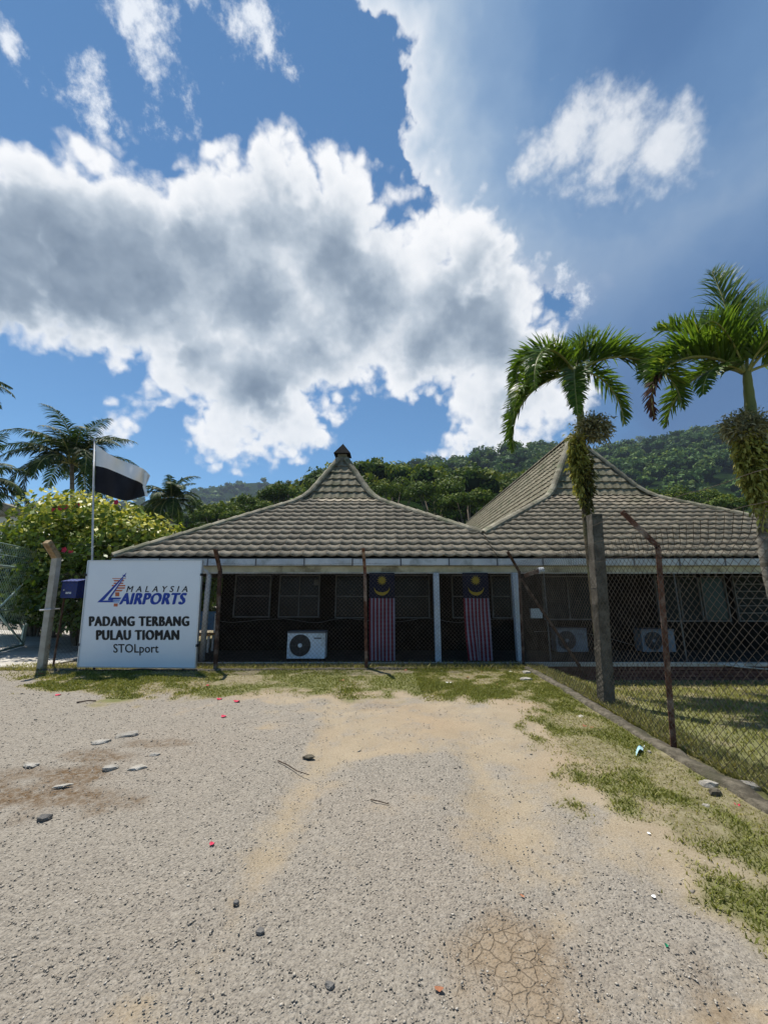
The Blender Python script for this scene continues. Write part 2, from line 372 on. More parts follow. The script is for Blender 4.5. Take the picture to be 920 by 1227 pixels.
M['twig'] = material('twig_bark', (.05, .035, .025), (.10, .07, .05), 20, 0.9)
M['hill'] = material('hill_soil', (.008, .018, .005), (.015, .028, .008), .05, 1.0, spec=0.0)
M['drive'] = material('pale_driveway', (.40, .37, .32), (.50, .47, .42), 3, 0.9, 0.6, 30, c3=(.28, .25, .2), scale3=1.5)
M['palm'] = leaf_material('palm_leaflet', (.045, .095, .012), (.115, .19, .024), (.30, .30, .05), 0.45, 0.42, 0.25)
M['palm_dead'] = leaf_material('dead_palm_leaflet', (.05, .025, .02), (.11, .055, .035), (.16, .09, .05), 0.2, 0.6)
M['coco'] = leaf_material('coconut_leaflet', (.014, .034, .008), (.042, .078, .016), (.17, .18, .06), 0.28, 0.55)
M['shrub'] = leaf_material('variegated_shrub_leaf', (.012, .036, .006), (.13, .19, .024), (.60, .56, .13), 0.25, 0.40, 0.2)
M['shrub_dark'] = leaf_material('dark_hedge_leaf', (.008, .026, .006), (.022, .060, .012), (.05, .10, .02), 0.22, 0.40)
M['fern'] = leaf_material('epiphyte_fern', (.06, .07, .015), (.22, .22, .045), (.46, .42, .11), 0.3, 0.55)
M['fern_dark'] = leaf_material('dark_fern', (.015, .013, .005), (.05, .046, .014), (.15, .15, .04), 0.2, 0.6)
M['fern_grey'] = leaf_material('grey_epiphyte', (.07, .075, .04), (.19, .185, .10), (.36, .34, .21), 0.25, 0.6)
M['forest_near'] = leaf_material('near_forest_leaf', (.022, .050, .009), (.080, .125, .018), (.19, .21, .034), 0.22, 0.6)
M['forest'] = leaf_material('hill_forest_leaf', (.020, .054, .016), (.062, .12, .028), (.13, .18, .036), 0.2, 0.65)
M['grass'] = leaf_material('grass_blade', (.095, .12, .025), (.21, .22, .055), (.40, .35, .17), 0.3, 0.6)
# ------------------------------------------------------------------ ground
def axis(lo, hi, step, far_lo, far_hi, k=1.22):
    a = list(np.arange(lo, hi + 1e-6, step)); s = step; p = lo; left = []
    while p > far_lo: s *= k; p -= s; left.append(p)
    s = step; p = a[-1]; right = []
    while p < far_hi: s *= k; p += s; right.append(p)
    return np.array(left[::-1] + a + right)
def yard(x, y): return -0.34 * sstep(y, 5.2, 8.8) * sstep(x, 3.2, 4.6) * (1 - sstep(y, 24, 34)) * (1 - sstep(x, 16, 26))
def gz(x, y):
    x = np.asarray(x, float); y = np.asarray(y, float)
    near = 1 - sstep(np.hypot(x, y - 4), 12, 26)
    flat = 1 - 0.85 * sstep(y, 7.9, 8.6)
    m = (fbm(x, y, 0.9, 4, 0) - 0.5) * 0.07 + (fbm(x, y, 5.0, 4, 2) - 0.5) * 0.028 + (fbm(x, y, 17.0, 2, 3) - 0.5) * 0.012
    return m * near * flat + yard(x, y)
def gzf(x, y): return float(gz(np.array([x]), np.array([y]))[0])

_rb = [gp(*p) for p in ((600, 838), (622, 850), (640, 880), (668, 925), (722, 978), (790, 1022), (850, 1078), (920, 1108), (985, 1150))]
_rbY = np.array([p.y for p in _rb])[::-1]; _rbX = np.array([p.x for p in _rb])[::-1]
_fb = [gp(*p) for p in ((-60, 808), (0, 812), (60, 822), (130, 838), (250, 836), (330, 831), (460, 832), (560, 838), (620, 846))]
_fbX = np.array([p.x for p in _fb]); _fbY = np.array([p.y for p in _fb])
def kerb_x(y): return np.interp(y, [-3, 3.26, 5.7, 8.9], [2.74, 2.88, 2.94, 3.04])
def ruts(x, y):                     # two worn wheel tracks curving in towards the fence corner
    c = 0.75 + 0.055 * (y - 2.0) ** 1.0 - 0.012 * (y - 4) ** 2
    w_ = 0.10 + 0.16 * fbm(x, y, 1.1, 3, 5)
    return np.maximum(np.exp(-((x - c) / w_) ** 2), np.exp(-((x - c + 1.5) / w_) ** 2)) * sstep(fbm(x, y, 0.7, 3, 2), 0.30, 0.55) * (1 - sstep(y, 6.5, 8.0))
def zones(x, y):
    x = np.asarray(x, float); y = np.asarray(y, float)
    n1 = fbm(x, y, 1.7, 4, 1); n2 = fbm(x, y, 4.5, 4, 3); n3 = fbm(x, y, 0.55, 3, 4)
    xb = np.interp(y, _rbY, _rbX)
    gr = sstep(x - xb + (n1 - 0.5) * 0.9 + (n2 - 0.5) * 0.9, -0.15, 0.32)
    gf = sstep(y - np.interp(x, _fbX, _fbY) + (n1 - 0.5) * 1.0 + (n2 - 0.5) * 0.9, -0.28, 0.22) * sstep(x, -8.0, -6.2)
    grass = np.maximum(gr, gf)
    inside = np.maximum(sstep(x, 3.0, 3.1), sstep(y, 8.5, 8.7) * sstep(x, -6.8, -6.4))
    grass = np.maximum(grass, inside)
    lush = 0.10 + 0.9 * sstep(n1 * 0.5 + n2 * 0.5, 0.36, 0.54)
    # greener patches the photo shows beside the track
    for (px, py, r) in ((660, 905, .25), (740, 935, .3), (800, 960, .22), (690, 930, .3), (830, 1030, .3), (700, 965, 0.38), (780, 1010, 0.36), (860, 1060, 0.30), (905, 1085, 0.22), (905, 1145, 0.16), (590, 832, 0.45), (480, 818, 0.7), (640, 870, 0.3), (380, 815, 0.7), (870, 1020, 0.25)):
        c = gp(px, py); lush = np.maximum(lush, 1.15 * (1 - sstep(np.hypot(x - c.x, y - c.y), r * 0.5, r * 1.25)))
    for (px, py, r) in ((700, 900, 0.5), (690, 865, 0.4), (820, 985, 0.3)):
        c = gp(px, py); lush = lush * (0.25 + 0.75 * sstep(np.hypot(x - c.x, y - c.y), r * 0.5, r * 1.2))
    lush = np.clip(np.maximum(lush, 0.30 * gr), 0, 1) * grass
    gravel = np.clip(sstep(n3 * 0.55 + n1 * 0.45 - 0.06 * x + 0.015 * (4 - y), 0.42, 0.60), 0, 1) * (1 - grass)
    gravel = gravel * (1 - 0.75 * ruts(x, y))
    gravel = np.maximum(gravel, 0.35 * (1 - grass) * sstep(n2, 0.4, 0.6))
    damp = np.zeros_like(x)
    for (px, py, rx, ry, wgt) in ((20, 955, 0.9, 0.30, 1.0), (75, 930, 0.6, 0.22, 1.0), (115, 905, 0.55, 0.2, .8), (180, 893, 0.5, 0.14, .6), (640, 1165, 0.34, 0.32, .55), (850, 1205, 0.16, 0.22, .5), (50, 925, 0.5, .12, .6), (455, 845, .5, .3, .25)):
        c = gp(px, py); q = np.hypot((x - c.x) / rx, (y - c.y) / ry) + (n2 - 0.5) * 1.6
        damp = np.maximum(damp, wgt * (1 - sstep(q, 0.45, 1.15)))
    c = gp(632, 1190); q = np.hypot((x - c.x) / 0.34, (y - c.y) / 0.40) + (n2 - 0.5) * 1.6
    crack = 1 - sstep(q, 0.35, 1.1)
    return grass, lush, gravel, damp, crack

gx = axis(-9.0, 8.0, 0.06, -2600, 2600); gy = axis(0.7, 9.4, 0.055, -2600, 2600)
X, Y = np.meshgrid(gx, gy, indexing='ij'); Z = gz(X, Y)
zg, zl, zv, zd, zc = zones(X, Y)
Z = Z + zg * (np.abs(X - 0) < 3.0) * 0.012 * (Y < 8.4) - zd * 0.012 - 0.022 * ruts(X, Y) - 0.012 * zc
nx, ny = X.shape; I = np.arange(nx * ny).reshape(nx, ny)
quads = np.stack([I[:-1, :-1], I[1:, :-1], I[1:, 1:], I[:-1, 1:]], -1).reshape(-1, 4)
me = arrays('ground', np.stack([X, Y, Z], -1).reshape(-1, 3), quads, np.stack([zg, zl, zv, zd], -1).reshape(-1, 4))
a = me.attributes.new('crack', 'FLOAT', 'POINT'); a.data.foreach_set('value', zc.ravel().astype(np.float32))
m = bpy.data.materials.new('gravel_ground'); m.use_nodes = True; q = NT(m.node_tree); b = q.n['Principled BSDF']
P = q.new('ShaderNodeTexCoord').outputs['Object']
at_ = q.new('ShaderNodeAttribute'); at_.attribute_name = 'tint'; sp = q.new('ShaderNodeSeparateColor'); q.put(sp.inputs[0], at_.outputs['Color'])
ck = q.new('ShaderNodeAttribute'); ck.attribute_name = 'crack'
g_, l_, v_, d_ = sp.outputs[0], sp.outputs[1], sp.outputs[2], at_.outputs['Alpha']
sand = q.mix(q.mapr(q.noise(P, 2.2, 8, 0.65), 0.35, 0.65), (0.269, 0.211, 0.137, 1), (0.337, 0.278, 0.193, 1))
sand = q.mix(q.mapr(q.noise(P, 0.55, 3, 0.5), 0.45, 0.7), sand, (0.310, 0.218, 0.129, 1))
vo = q.new('ShaderNodeTexVoronoi'); q.put(vo.inputs['Vector'], q.vmath('ADD', P, q.vmath('SCALE', q.noise(P, 40, 2, out=1), scale=0.02))); vo.inputs['Scale'].default_value = 62
vs = q.new('ShaderNodeSeparateColor'); q.put(vs.inputs[0], vo.outputs['Color'])
peb = q.ramp(vs.outputs[0], [(0, (0.128, 0.121, 0.114, 1)), (.25, (0.211, 0.196, 0.174, 1)), (.7, (0.275, 0.253, 0.217, 1)), (1, (0.359, 0.335, 0.295, 1))])
speck = q.mapr(q.noise(P, 95, 4, 0.7), 0.38, 0.62)
grav = q.mix(0.55, peb, q.mix(speck, (0.160, 0.147, 0.128, 1), (0.308, 0.281, 0.244, 1)))
edge = q.math('ADD', v_, q.math('MULTIPLY', q.math('SUBTRACT', q.noise(P, 6, 9, 0.72), 0.5), 1.8))
c = q.mix(q.math('MULTIPLY', q.mapr(edge, 0.05, 0.9, smooth=True), 0.76), q.mix(0.35, sand, q.mix(speck, (0.146, 0.119, 0.084, 1), (0.384, 0.330, 0.253, 1))), grav)
c = q.mix(q.math('MULTIPLY', d_, q.mapr(q.noise(P, 14, 5, 0.7), 0.3, 0.6)), c, (0.124, 0.079, 0.041, 1))
soil = q.mix(q.mapr(q.noise(P, 9, 10, 0.75), 0.40, 0.60), (.135, .108, .062, 1), (.25, .212, .14, 1))
soil = q.mix(q.mapr(q.noise(P, 60, 4, 0.7), 0.5, 0.75), soil, (.34, .30, .21, 1))
soil = q.mix(q.math('MULTIPLY', l_, 0.7), soil, (.115, .13, .035, 1))
c = q.mix(g_, c, soil)
ve = q.new('ShaderNodeTexVoronoi'); ve.feature = 'DISTANCE_TO_EDGE'; ve.inputs['Scale'].default_value = 16.0
q.put(ve.inputs['Vector'], q.vmath('ADD', P, q.vmath('SCALE', q.noise(P, 6, 3, out=1), scale=0.09)))
crk = q.math('MULTIPLY', ck.outputs['Fac'], q.mapr(ve.outputs['Distance'], 0.0, 0.07, 1, 0, smooth=True))
mud = q.mix(q.math('MULTIPLY', ck.outputs['Fac'], 0.6), c, (0.289, 0.220, 0.144, 1))
c = q.mix(q.math('MULTIPLY', crk, 0.30), mud, (0.125, 0.080, 0.043, 1))
q.put(b.inputs['Base Color'], c); b.inputs['Roughness'].default_value = 0.95; b.inputs['Specular IOR Level'].default_value = 0.15
h = q.math('MULTIPLY', q.mapr(vo.outputs['Distance'], 0, 0.6, 1, 0), q.math('MULTIPLY_ADD', v_, 0.8, 0.25))
h = q.math('ADD', h, q.math('MULTIPLY', q.noise(P, 130, 4, 0.75), 0.7))
h = q.math('SUBTRACT', h, q.math('MULTIPLY', crk, 0.9))
bn = q.new('ShaderNodeBump'); bn.inputs['Strength'].default_value = 1.0; bn.inputs['Distance'].default_value = 0.008
q.put(bn.inputs['Height'], h); q.put(b.inputs['Normal'], bn.outputs[0])
tag(obj('ground', me, m, smooth=True), kind='structure')

# loose gravel: real stones, far too many to count
def ico():
    bm = bmesh.new(); bmesh.ops.create_icosphere(bm, subdivisions=1, radius=1.0)
    v = np.array([x.co[:] for x in bm.verts]); f = np.array([[k.index for k in p.verts] for p in bm.faces]); bm.free(); return v, f
IV, IF = ico()
OV = np.array([(1, 0, .1), (.25, .95, -.1), (-.9, .35, .1), (-.45, -.9, 0), (.2, -.15, .95), (-.1, .2, -.9)]); OF = np.array([(0, 1, 4), (1, 2, 4), (2, 3, 4), (3, 0, 4), (1, 0, 5), (2, 1, 5), (3, 2, 5), (0, 3, 5)])
def stones(px, py, size, zoff=0.25):
    n = len(px); V = np.repeat(OV[None], n, 0) * (1 + rng.uniform(-0.30, 0.30, (n, 6, 1)))
    V *= (np.stack([rng.uniform(0.8, 1.35, n), rng.uniform(0.6, 1.0, n), rng.uniform(0.35, 0.75, n)], -1) * size[:, None])[:, None, :]
    th = rng.uniform(0, 2 * np.pi, n); c, s = np.cos(th)[:, None], np.sin(th)[:, None]
    x = V[..., 0] * c - V[..., 1] * s; y = V[..., 0] * s + V[..., 1] * c
    tilt = rng.uniform(-0.4, 0.4, n)[:, None]
    V = np.stack([x + px[:, None], y + py[:, None], V[..., 2] + x * tilt + (gz(px, py) + size * zoff)[:, None]], -1)
    return V.reshape(-1, 3), (OF[None] + (np.arange(n) * 6)[:, None, None]).reshape(-1, 3)
N = 112000
yy = 1.1 + (8.2 - 1.1) * rng.random(N) ** 1.9; xx = rng.uniform(-1.15, 1.0, N) * (yy + 0.3)
zg_, zl_, zv_, zd_, zc_ = zones(xx, yy)
keep = (rng.random(N) < (0.12 + 0.75 * zv_) * (1 - 0.93 * zg_) * (1 - 0.9 * zc_) * (1 - 0.6 * zd_)) & (xx < 2.7) & (xx > -9.5)
xx, yy = xx[keep], yy[keep]; n = len(xx)
size = (0.0019 + 0.0052 * rng.random(n) ** 3.2) * (1 + 0.10 * yy); big = rng.random(n) < 0.004; size[big] *= rng.uniform(1.5, 2.6, big.sum())
V, Fa = stones(xx, yy, size)
t = np.repeat(np.stack([rng.random(n), rng.random(n), np.zeros(n)], -1), 6, 0)
mp = bpy.data.materials.new('loose_pebble'); mp.use_nodes = True; q = NT(mp.node_tree)
aa = q.new('ShaderNodeAttribute'); aa.attribute_name = 'tint'; ss = q.new('ShaderNodeSeparateColor'); q.put(ss.inputs[0], aa.outputs['Color'])
q.put(q.n['Principled BSDF'].inputs['Base Color'], q.ramp(ss.outputs[0], [(0, (0.144, 0.130, 0.110, 1)), (.2, (0.198, 0.174, 0.143, 1)), (.55, (0.300, 0.259, 0.204, 1)), (.85, (0.370, 0.326, 0.263, 1)), (1, (0.473, 0.425, 0.361, 1))]))
q.n['Principled BSDF'].inputs['Roughness'].default_value = 0.9
tag(obj('gravel', arrays('gravel', V, Fa, t), mp), 'loose grey and tan gravel scattered over the dirt forecourt', 'gravel', kind='stuff')

# grass: single blades
def blades(name, xx, yy, hgt, lush, label):
    n = len(xx); z = gz(xx, yy) - 0.004
    th = rng.uniform(0, 2 * np.pi, n); wd = rng.uniform(0.0026, 0.0056, n) * (1 + 0.10 * yy); ln = rng.uniform(0.2, 1.1, n) * hgt; tz = rng.uniform(0, 2 * np.pi, n)
    p = np.stack([xx, yy, z], -1); sx = np.stack([np.cos(th), np.sin(th), 0 * th], -1) * wd[:, None]
    d = np.stack([np.cos(tz) * ln, np.sin(tz) * ln, 0 * ln], -1); up = np.stack([0 * hgt, 0 * hgt, hgt], -1)
    V = np.stack([p - sx, p + sx, p + 0.5 * up + 0.3 * d - 0.75 * sx, p + 0.5 * up + 0.3 * d + 0.75 * sx, p + 0.9 * up + d], 1).reshape(-1, 3)
    k = (np.arange(n) * 5)[:, None]
    Fa = np.concatenate([k + np.array([[0, 1, 3]]), k + np.array([[0, 3, 2]]), k + np.array([[2, 3, 4]])], 0)
    tn = np.clip(0.95 + 0.35 * (rng.random(n) - .5) - 0.62 * lush * rng.uniform(.5, 1.1, n), 0, 1)
    t = np.repeat(np.stack([tn, rng.random(n), 0 * tn], -1), 5, 0)
    return tag(obj(name, arrays(name, V, Fa, t), M['grass']), label, 'grass', kind='stuff')
def sow(n, x0, x1, y0, y1, powr=1.0):
    yy = y0 + (y1 - y0) * rng.random(n) ** powr; xx = rng.uniform(x0, x1, n)
    g, l, v, d, c = zones(xx, yy)
    k = rng.random(n) < g * (0.42 + 0.58 * l) ; return xx[k], yy[k], l[k]
x1, y1, l1 = sow(160000, 0.6, 3.0, 1.3, 8.4)
kk = (x1 < kerb_x(y1) - 0.1); x1, y1, l1 = x1[kk], y1[kk], l1[kk]
x2, y2, l2 = sow(95000, -8.2, 2.9, 6.3, 8.95)
xx = np.concatenate([x1, x2]); yy = np.concatenate([y1, y2]); ll = np.concatenate([l1, l2])
blades('grass', xx, yy, (0.018 + 0.030 * rng.random(len(xx)) ** 1.5) * (0.7 + 0.5 * ll), ll, 'short patchy grass along the fence edges of the forecourt')
x3, y3, l3 = sow(46000, 3.12, 12, 3.0, 9.0)
blades('grass', x3, y3, 0.03 + 0.05 * rng.random(len(x3)) ** 2, l3 * 0.55, 'short grass in the fenced yard below the right pavilion')
x4 = rng.uniform(-8.0, 3.0, 9000); y4 = 8.50 + 0.55 * rng.random(9000) ** 1.5 + 0.02 * x4
blades('grass', x4, y4, 0.05 + 0.09 * rng.random(9000) ** 2, 0 * x4 + .3, 'taller weeds along the foot of the front fence')
x5 = 3.06 + 0.35 * rng.random(9000) ** 1.6; y5 = rng.uniform(2.6, 8.8, 9000)
blades('grass', x5, y5, 0.04 + 0.10 * rng.random(9000) ** 2, 0 * x5 + .3, 'weeds growing against the kerb inside the side fence')

# kerb under the side fence: a worn concrete strip
K_ = MB(); ys = np.arange(8.9, -3.01, -0.07)
for side in range(1):
    prof = []
    for i, y in enumerate(ys):
        x = float(kerb_x(y)); z = gzf(x, y); j = lambda s: float(fbm(i * .37 + s * 9, s, 1.0, 3, s) - .5)
        hl = 0.035 + 0.06 * j(1); top = 0.05 + 0.05 * j(2)
        prof.append([(x - 0.085 + 0.03 * j(3), y, z - 0.10), (x - 0.08 + 0.03 * j(3), y, z + hl), (x - 0.045 + .02 * j(4), y, z + top), (x + 0.075 + .02 * j(5), y, z + top - 0.01), (x + 0.10, y, z - 0.10 + 0 * hl)])
    n = len(K_.v); w5 = 5
    K_.v += [p for r_ in prof for p in r_]
    for i in range(len(prof) - 1):
        for k in range(4): K_.f.append([n + i * w5 + k, n + i * w5 + k + 1, n + (i + 1) * w5 + k + 1, n + (i + 1) * w5 + k]); K_.m.append(0)
tag(K_.build('kerb', M['kerb'], smooth=True), kind='structure')
# low footing under the front fence
K_ = MB(); xs = np.arange(-7.0, 3.05, 0.13); prof = []
def fence_y(x): return float(np.interp(x, [-7.05, -3.5, -0.35, 3.05], [8.41, 8.42, 8.50, 8.90]))
for i, x in enumerate(xs):
    y = fence_y(x); z = gzf(x, y); j = lambda s: float(fbm(i * .4 + s * 7, s, 1.0, 3, s) - .5)
    t_ = 0.035 + 0.05 * j(1)
    prof.append([(x, y - 0.09, z - .08), (x, y - 0.08 + .03 * j(2), z + t_), (x, y + 0.05 + .03 * j(3), z + t_), (x, y + 0.07, z - .08)])
n = len(K_.v); K_.v += [p for r_ in prof for p in r_]
for i in range(len(prof) - 1):
    for k in range(3): K_.f.append([n + i * 4 + k, n + i * 4 + k + 1, n + (i + 1) * 4 + k + 1, n + (i + 1) * 4 + k]); K_.m.append(0)
tag(K_.build('kerb', M['kerb'], smooth=True), kind='structure')
# pale concrete drive leading to the gate
D_ = MB(); p = [(-30, 8.9), (-7.35, 8.55), (-7.2, 9.4), (-7.6, 16.0), (-30, 17)]
D_.prism([(x, y, -0.06) for x, y in p], (0, 0, 0.095)); tag(D_.build('driveway', M['drive']), kind='structure')
# ------------------------------------------------------------------ terminal pavilions
EY, EZ = 9.30, 2.394                       # front eave
LC, RC = -6.54, 13.6                       # eave corners
L_b0, L_b1, L_by, L_bz = -2.74, -0.375, 13.0, 4.73
L_ap = (-1.60, 14.18, 6.78); L_by2, L_ey2 = 15.36, 19.06
Mv = (2.706, 10.455, 3.125)                # where the two hips meet
R_b0, R_b1, R_by, R_bz = 5.95, 9.36, 13.3, 4.92
R_ap = (7.65, 14.71, 7.76); R_back = 36.0
TW, TG = 0.285, 0.335                      # tile cover width and gauge
def tile_mesh(name):
    mb = MB(); nu = 8; rows = []
    for (v, lift) in ((-0.014, 0.050), (TG + 0.055, 0.002)):
        rows.append([(TW * 1.06 * i / nu, v, lift + 0.032 * (0.5 + 0.5 * math.cos(2 * math.pi * (i / nu * 1.06) + 0.5 * math.sin(2 * math.pi * i / nu)))) for i in range(nu + 1)])
    low = [(x, y, z - 0.030) for (x, y, z) in rows[0]]
    mb.v = rows[0] + rows[1] + low; k = nu + 1
    for i in range(nu):
        mb.f.append([i, i + 1, k + i + 1, k + i]); mb.m.append(0)
        mb.f.append([2 * k + i, 2 * k + i + 1, i + 1, i]); mb.m.append(0)
    return mb.mesh(name)
TILE = tile_mesh('roof_tile'); TILE.polygons.foreach_set('use_smooth', [True] * len(TILE.polygons)); TILE.materials.append(M['tile'])
TILE_D = TILE.copy(); TILE_D.materials.clear(); TILE_D.materials.append(M['tile_dark'])
for me_ in (TILE, TILE_D):                 # butt edges stay crisp
    for i, p in enumerate(me_.polygons): p.use_smooth = (i % 2 == 0)
tv = np.array([v.co[:] for v in TILE.vertices]); tf = [list(p.vertices) for p in TILE.polygons]
class Loose:
    def __init__(s): s.v = []; s.f = []
    def put(s, verts, faces):
        n = len(s.v); s.v += verts; s.f += [[n + i for i in f] for f in faces]
def tile_face(roof, poly, udir, budget, loose, dark=False, visible=True):
    """lay tiles on a convex roof face; budget[0] = how many more may be single objects"""
    O = Vector(poly[0]); u = Vector(udir).normalized()
    nrm = Vector((0, 0, 0))
    for i in range(1, len(poly) - 1): nrm += (Vector(poly[i]) - O).cross(Vector(poly[i + 1]) - O)
    nrm.normalize()
    if nrm.z < 0: nrm = -nrm
    v = nrm.cross(u)
    if v.z < 0: u = -u; v = nrm.cross(u)
    uv = [((Vector(p) - O).dot(u), (Vector(p) - O).dot(v)) for p in poly]
    area = sum(uv[i][0] * uv[(i + 1) % len(uv)][1] - uv[(i + 1) % len(uv)][0] * uv[i][1] for i in range(len(uv)))
    if area < 0: uv = uv[::-1]
    vmin = min(p[1] for p in uv); vmax = max(p[1] for p in uv); umin = min(p[0] for p in uv); umax = max(p[0] for p in uv)
    edges = []
    for i in range(len(uv)):
        (a0, a1), (b0, b1) = uv[i], uv[(i + 1) % len(uv)]
        l = math.hypot(b0 - a0, b1 - a1)
        if l > 1e-6: edges.append(((a0, a1), (-(b1 - a1) / l, (b0 - a0) / l)))   # inward normal
    for r in range(int(math.ceil((vmax - vmin) / TG - 1e-4))):
        v0 = vmin + r * TG
        for cidx in range(int(math.floor(umin / TW)) - 1, int(math.ceil(umax / TW)) + 1):
            u0 = cidx * TW; corners = [(u0, v0), (u0 + TW, v0), (u0 + TW, v0 + TG), (u0, v0 + TG)]
            cut = []; skip = False
            for (p0, n0) in edges:
                ds = [(c[0] - p0[0]) * n0[0] + (c[1] - p0[1]) * n0[1] for c in corners]
                if max(ds) <= 0.01: skip = True; break
                if min(ds) < -0.005: cut.append((p0, n0))
            if skip: continue
            Mx = Matrix(((u.x, v.x, nrm.x, 0), (u.y, v.y, nrm.y, 0), (u.z, v.z, nrm.z, 0), (0, 0, 0, 1)))
            Mx.translation = O + u * u0 + v * v0 + nrm * 0.02
            jit = Matrix.Translation((rnd.uniform(-.004, .004), rnd.uniform(-.008, .008), 0)) @ Matrix.Rotation(rnd.uniform(-.012, .012), 4, 'Z') @ Matrix.Rotation(rnd.uniform(-.012, .012), 4, 'Y')
            if rnd.random() < .025: jit = Matrix.Translation((0, -rnd.uniform(.02, .06), .006)) @ Matrix.Rotation(rnd.uniform(-.05, .05), 4, 'Z') @ jit
            Mx = Mx @ jit
            cc_ = Mx.translation; single = budget[0] > 0 and abs(cc_.x) < 1.02 * (cc_.y * math.cos(PITCH) + (cc_.z - CAM_H) * math.sin(PITCH))   # those in the photograph come first
            if single and not cut:
                o = bpy.data.objects.new('roof_tile', TILE_D if dark else TILE); col.objects.link(o); o.parent = roof; o.matrix_basis = Mx; budget[0] -= 1; continue
            verts, faces = tv, tf
            if cut:
                bm = bmesh.new(); bm.from_mesh(TILE)
                for (p0, n0) in cut:
                    bmesh.ops.bisect_plane(bm, geom=bm.verts[:] + bm.edges[:] + bm.faces[:], plane_co=(p0[0] - u0, p0[1] - v0, 0), plane_no=(n0[0], n0[1], 0), clear_inner=True)
                if len(bm.faces) == 0: bm.free(); continue
                if single:
                    me_ = bpy.data.meshes.new('roof_tile'); bm.to_mesh(me_); bm.free(); me_.materials.append(M['tile_dark'] if dark else M['tile'])
                    o = bpy.data.objects.new('roof_tile', me_); col.objects.link(o); o.parent = roof; o.matrix_basis = Mx; budget[0] -= 1; continue
                bm.verts.index_update(); verts = [x.co[:] for x in bm.verts]; faces = [[x.index for x in f.verts] for f in bm.faces]; bm.free()
            loose.put([tuple(Mx @ Vector(p)) for p in verts], faces)
def deck(mb, poly):
    O = Vector(poly[0]); n = Vector((0, 0, 0))
    for i in range(1, len(poly) - 1): n += (Vector(poly[i]) - O).cross(Vector(poly[i + 1]) - O)
    n.normalize(); n = n if n.z > 0 else -n
    mb.prism([Vector(p) - n * 0.06 for p in poly], n * 0.055)
def hip(roof, pts, r=0.125, seg=0.40, name='hip_tile'):
    pts = [Vector(p) for p in pts]; d = [0]
    for a, b_ in zip(pts, pts[1:]): d.append(d[-1] + (b_ - a).length)
    def P(s):
        s = min(max(s, 0), d[-1])
        for i in range(len(pts) - 1):
            if s <= d[i + 1] + 1e-9: return pts[i].lerp(pts[i + 1], (s - d[i]) / (d[i + 1] - d[i]))
        return pts[-1]
    n = max(1, int(round(d[-1] / seg)))
    for i in range(n):
        a, b_ = P(d[-1] * i / n - 0.03), P(d[-1] * (i + 1) / n)
        t = (b_ - a).normalized(); x = t.cross(Vector((0, 0, 1))).normalized(); y = x.cross(t)
        mb = MB(); k = 7; rows = []
        for (q, rr) in ((a, r * 1.10), (b_, r * 0.94)):
            for ro in (rr, rr - 0.022):
                rows.append([q + x * math.cos(math.pi * j / (k - 1)) * ro * 1.1 + y * (math.sin(math.pi * j / (k - 1)) * ro * 0.95 + 0.012) for j in range(k)])
        for r_ in rows: mb.v += [tuple(p) for p in r_]
        for j in range(k - 1):
            mb.f += [[j, j + 1, 2 * k + j + 1, 2 * k + j], [j + 1, j, k + j, k + j + 1], [2 * k + j, 2 * k + j + 1, 3 * k + j + 1, 3 * k + j]]; mb.m += [0] * 3
        mb.f += [[0, 2 * k, 3 * k, k], [k - 1, 2 * k - 1, 4 * k - 1, 3 * k - 1]]; mb.m += [0, 0]
        mb.build(name, M['hip'], roof, smooth=False)
def bend(b0, b1, b2, k=0.5):     # ease the hip through the break of slope
    b0, b1, b2 = Vector(b0), Vector(b1), Vector(b2)
    a = b1 + (b0 - b1).normalized() * k; c_ = b1 + (b2 - b1).normalized() * k
    out = [b0]
    for i in range(6):
        t = i / 5; out.append(a * (1 - t) ** 2 + (b1 + Vector((0, 0, .03))) * 2 * t * (1 - t) + c_ * t * t)
    return out + [b2]

lp = thing('terminal_pavilion', 'low pavilion with pointed grey tiled roof beside the white airport sign', 'building', (-1.6, 9.4, 0))
rp = thing('terminal_pavilion', 'larger tiled pavilion behind the leaning concrete post, its roof ridge running far back', 'building', (7.6, 9.4, -0.3))
# --- left roof
e0, e1, e2, e3 = (LC, EY, EZ), (Mv[0], EY, EZ), (Mv[0], L_ey2, EZ), (LC, L_ey2, EZ)
b0, b1 = (L_b0, L_by, L_bz), (L_b1, L_by, L_bz); b2, b3 = (L_b1, L_by2, L_bz), (L_b0, L_by2, L_bz)
Mb = (Mv[0], 17.9, Mv[2])
dk = MB()
faces_l = [([e0, e1, Mv, b1, b0], (1, 0, 0), False, True), ([b0, b1, L_ap], (1, 0, 0), True, True), ([e0, b0, b3, e3], (0, 1, 0), False, False),
           ([b0, L_ap, b3], (0, 1, 0), True, False), ([Mv, Mb, b2, b1], (0, 1, 0), False, False), ([b1, b2, L_ap], (0, 1, 0), True, False),
           ([e3, b3, b2, Mb, e2], (1, 0, 0), False, False), ([b3, L_ap, b2], (1, 0, 0), True, False)]
for f in faces_l: deck(dk, f[0])
lroof = dk.build('roof', M['deck'], lp)
bud = [300]; lo1, lo2 = Loose(), Loose()
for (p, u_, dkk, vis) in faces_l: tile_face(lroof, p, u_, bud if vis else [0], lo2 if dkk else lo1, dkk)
def loose_obj(lo, nm, mat, roof):
    if lo.v:
        me_ = bpy.data.meshes.new(nm); me_.from_pydata(lo.v, [], lo.f); me_.update(); tag(obj(nm, me_, mat, roof), kind='stuff')
loose_obj(lo1, 'more_roof_tiles', M['tile'], lroof); loose_obj(lo2, 'more_roof_tiles', M['tile_dark'], lroof)
top = lambda b: tuple(Vector(b).lerp(Vector(L_ap), 0.88))
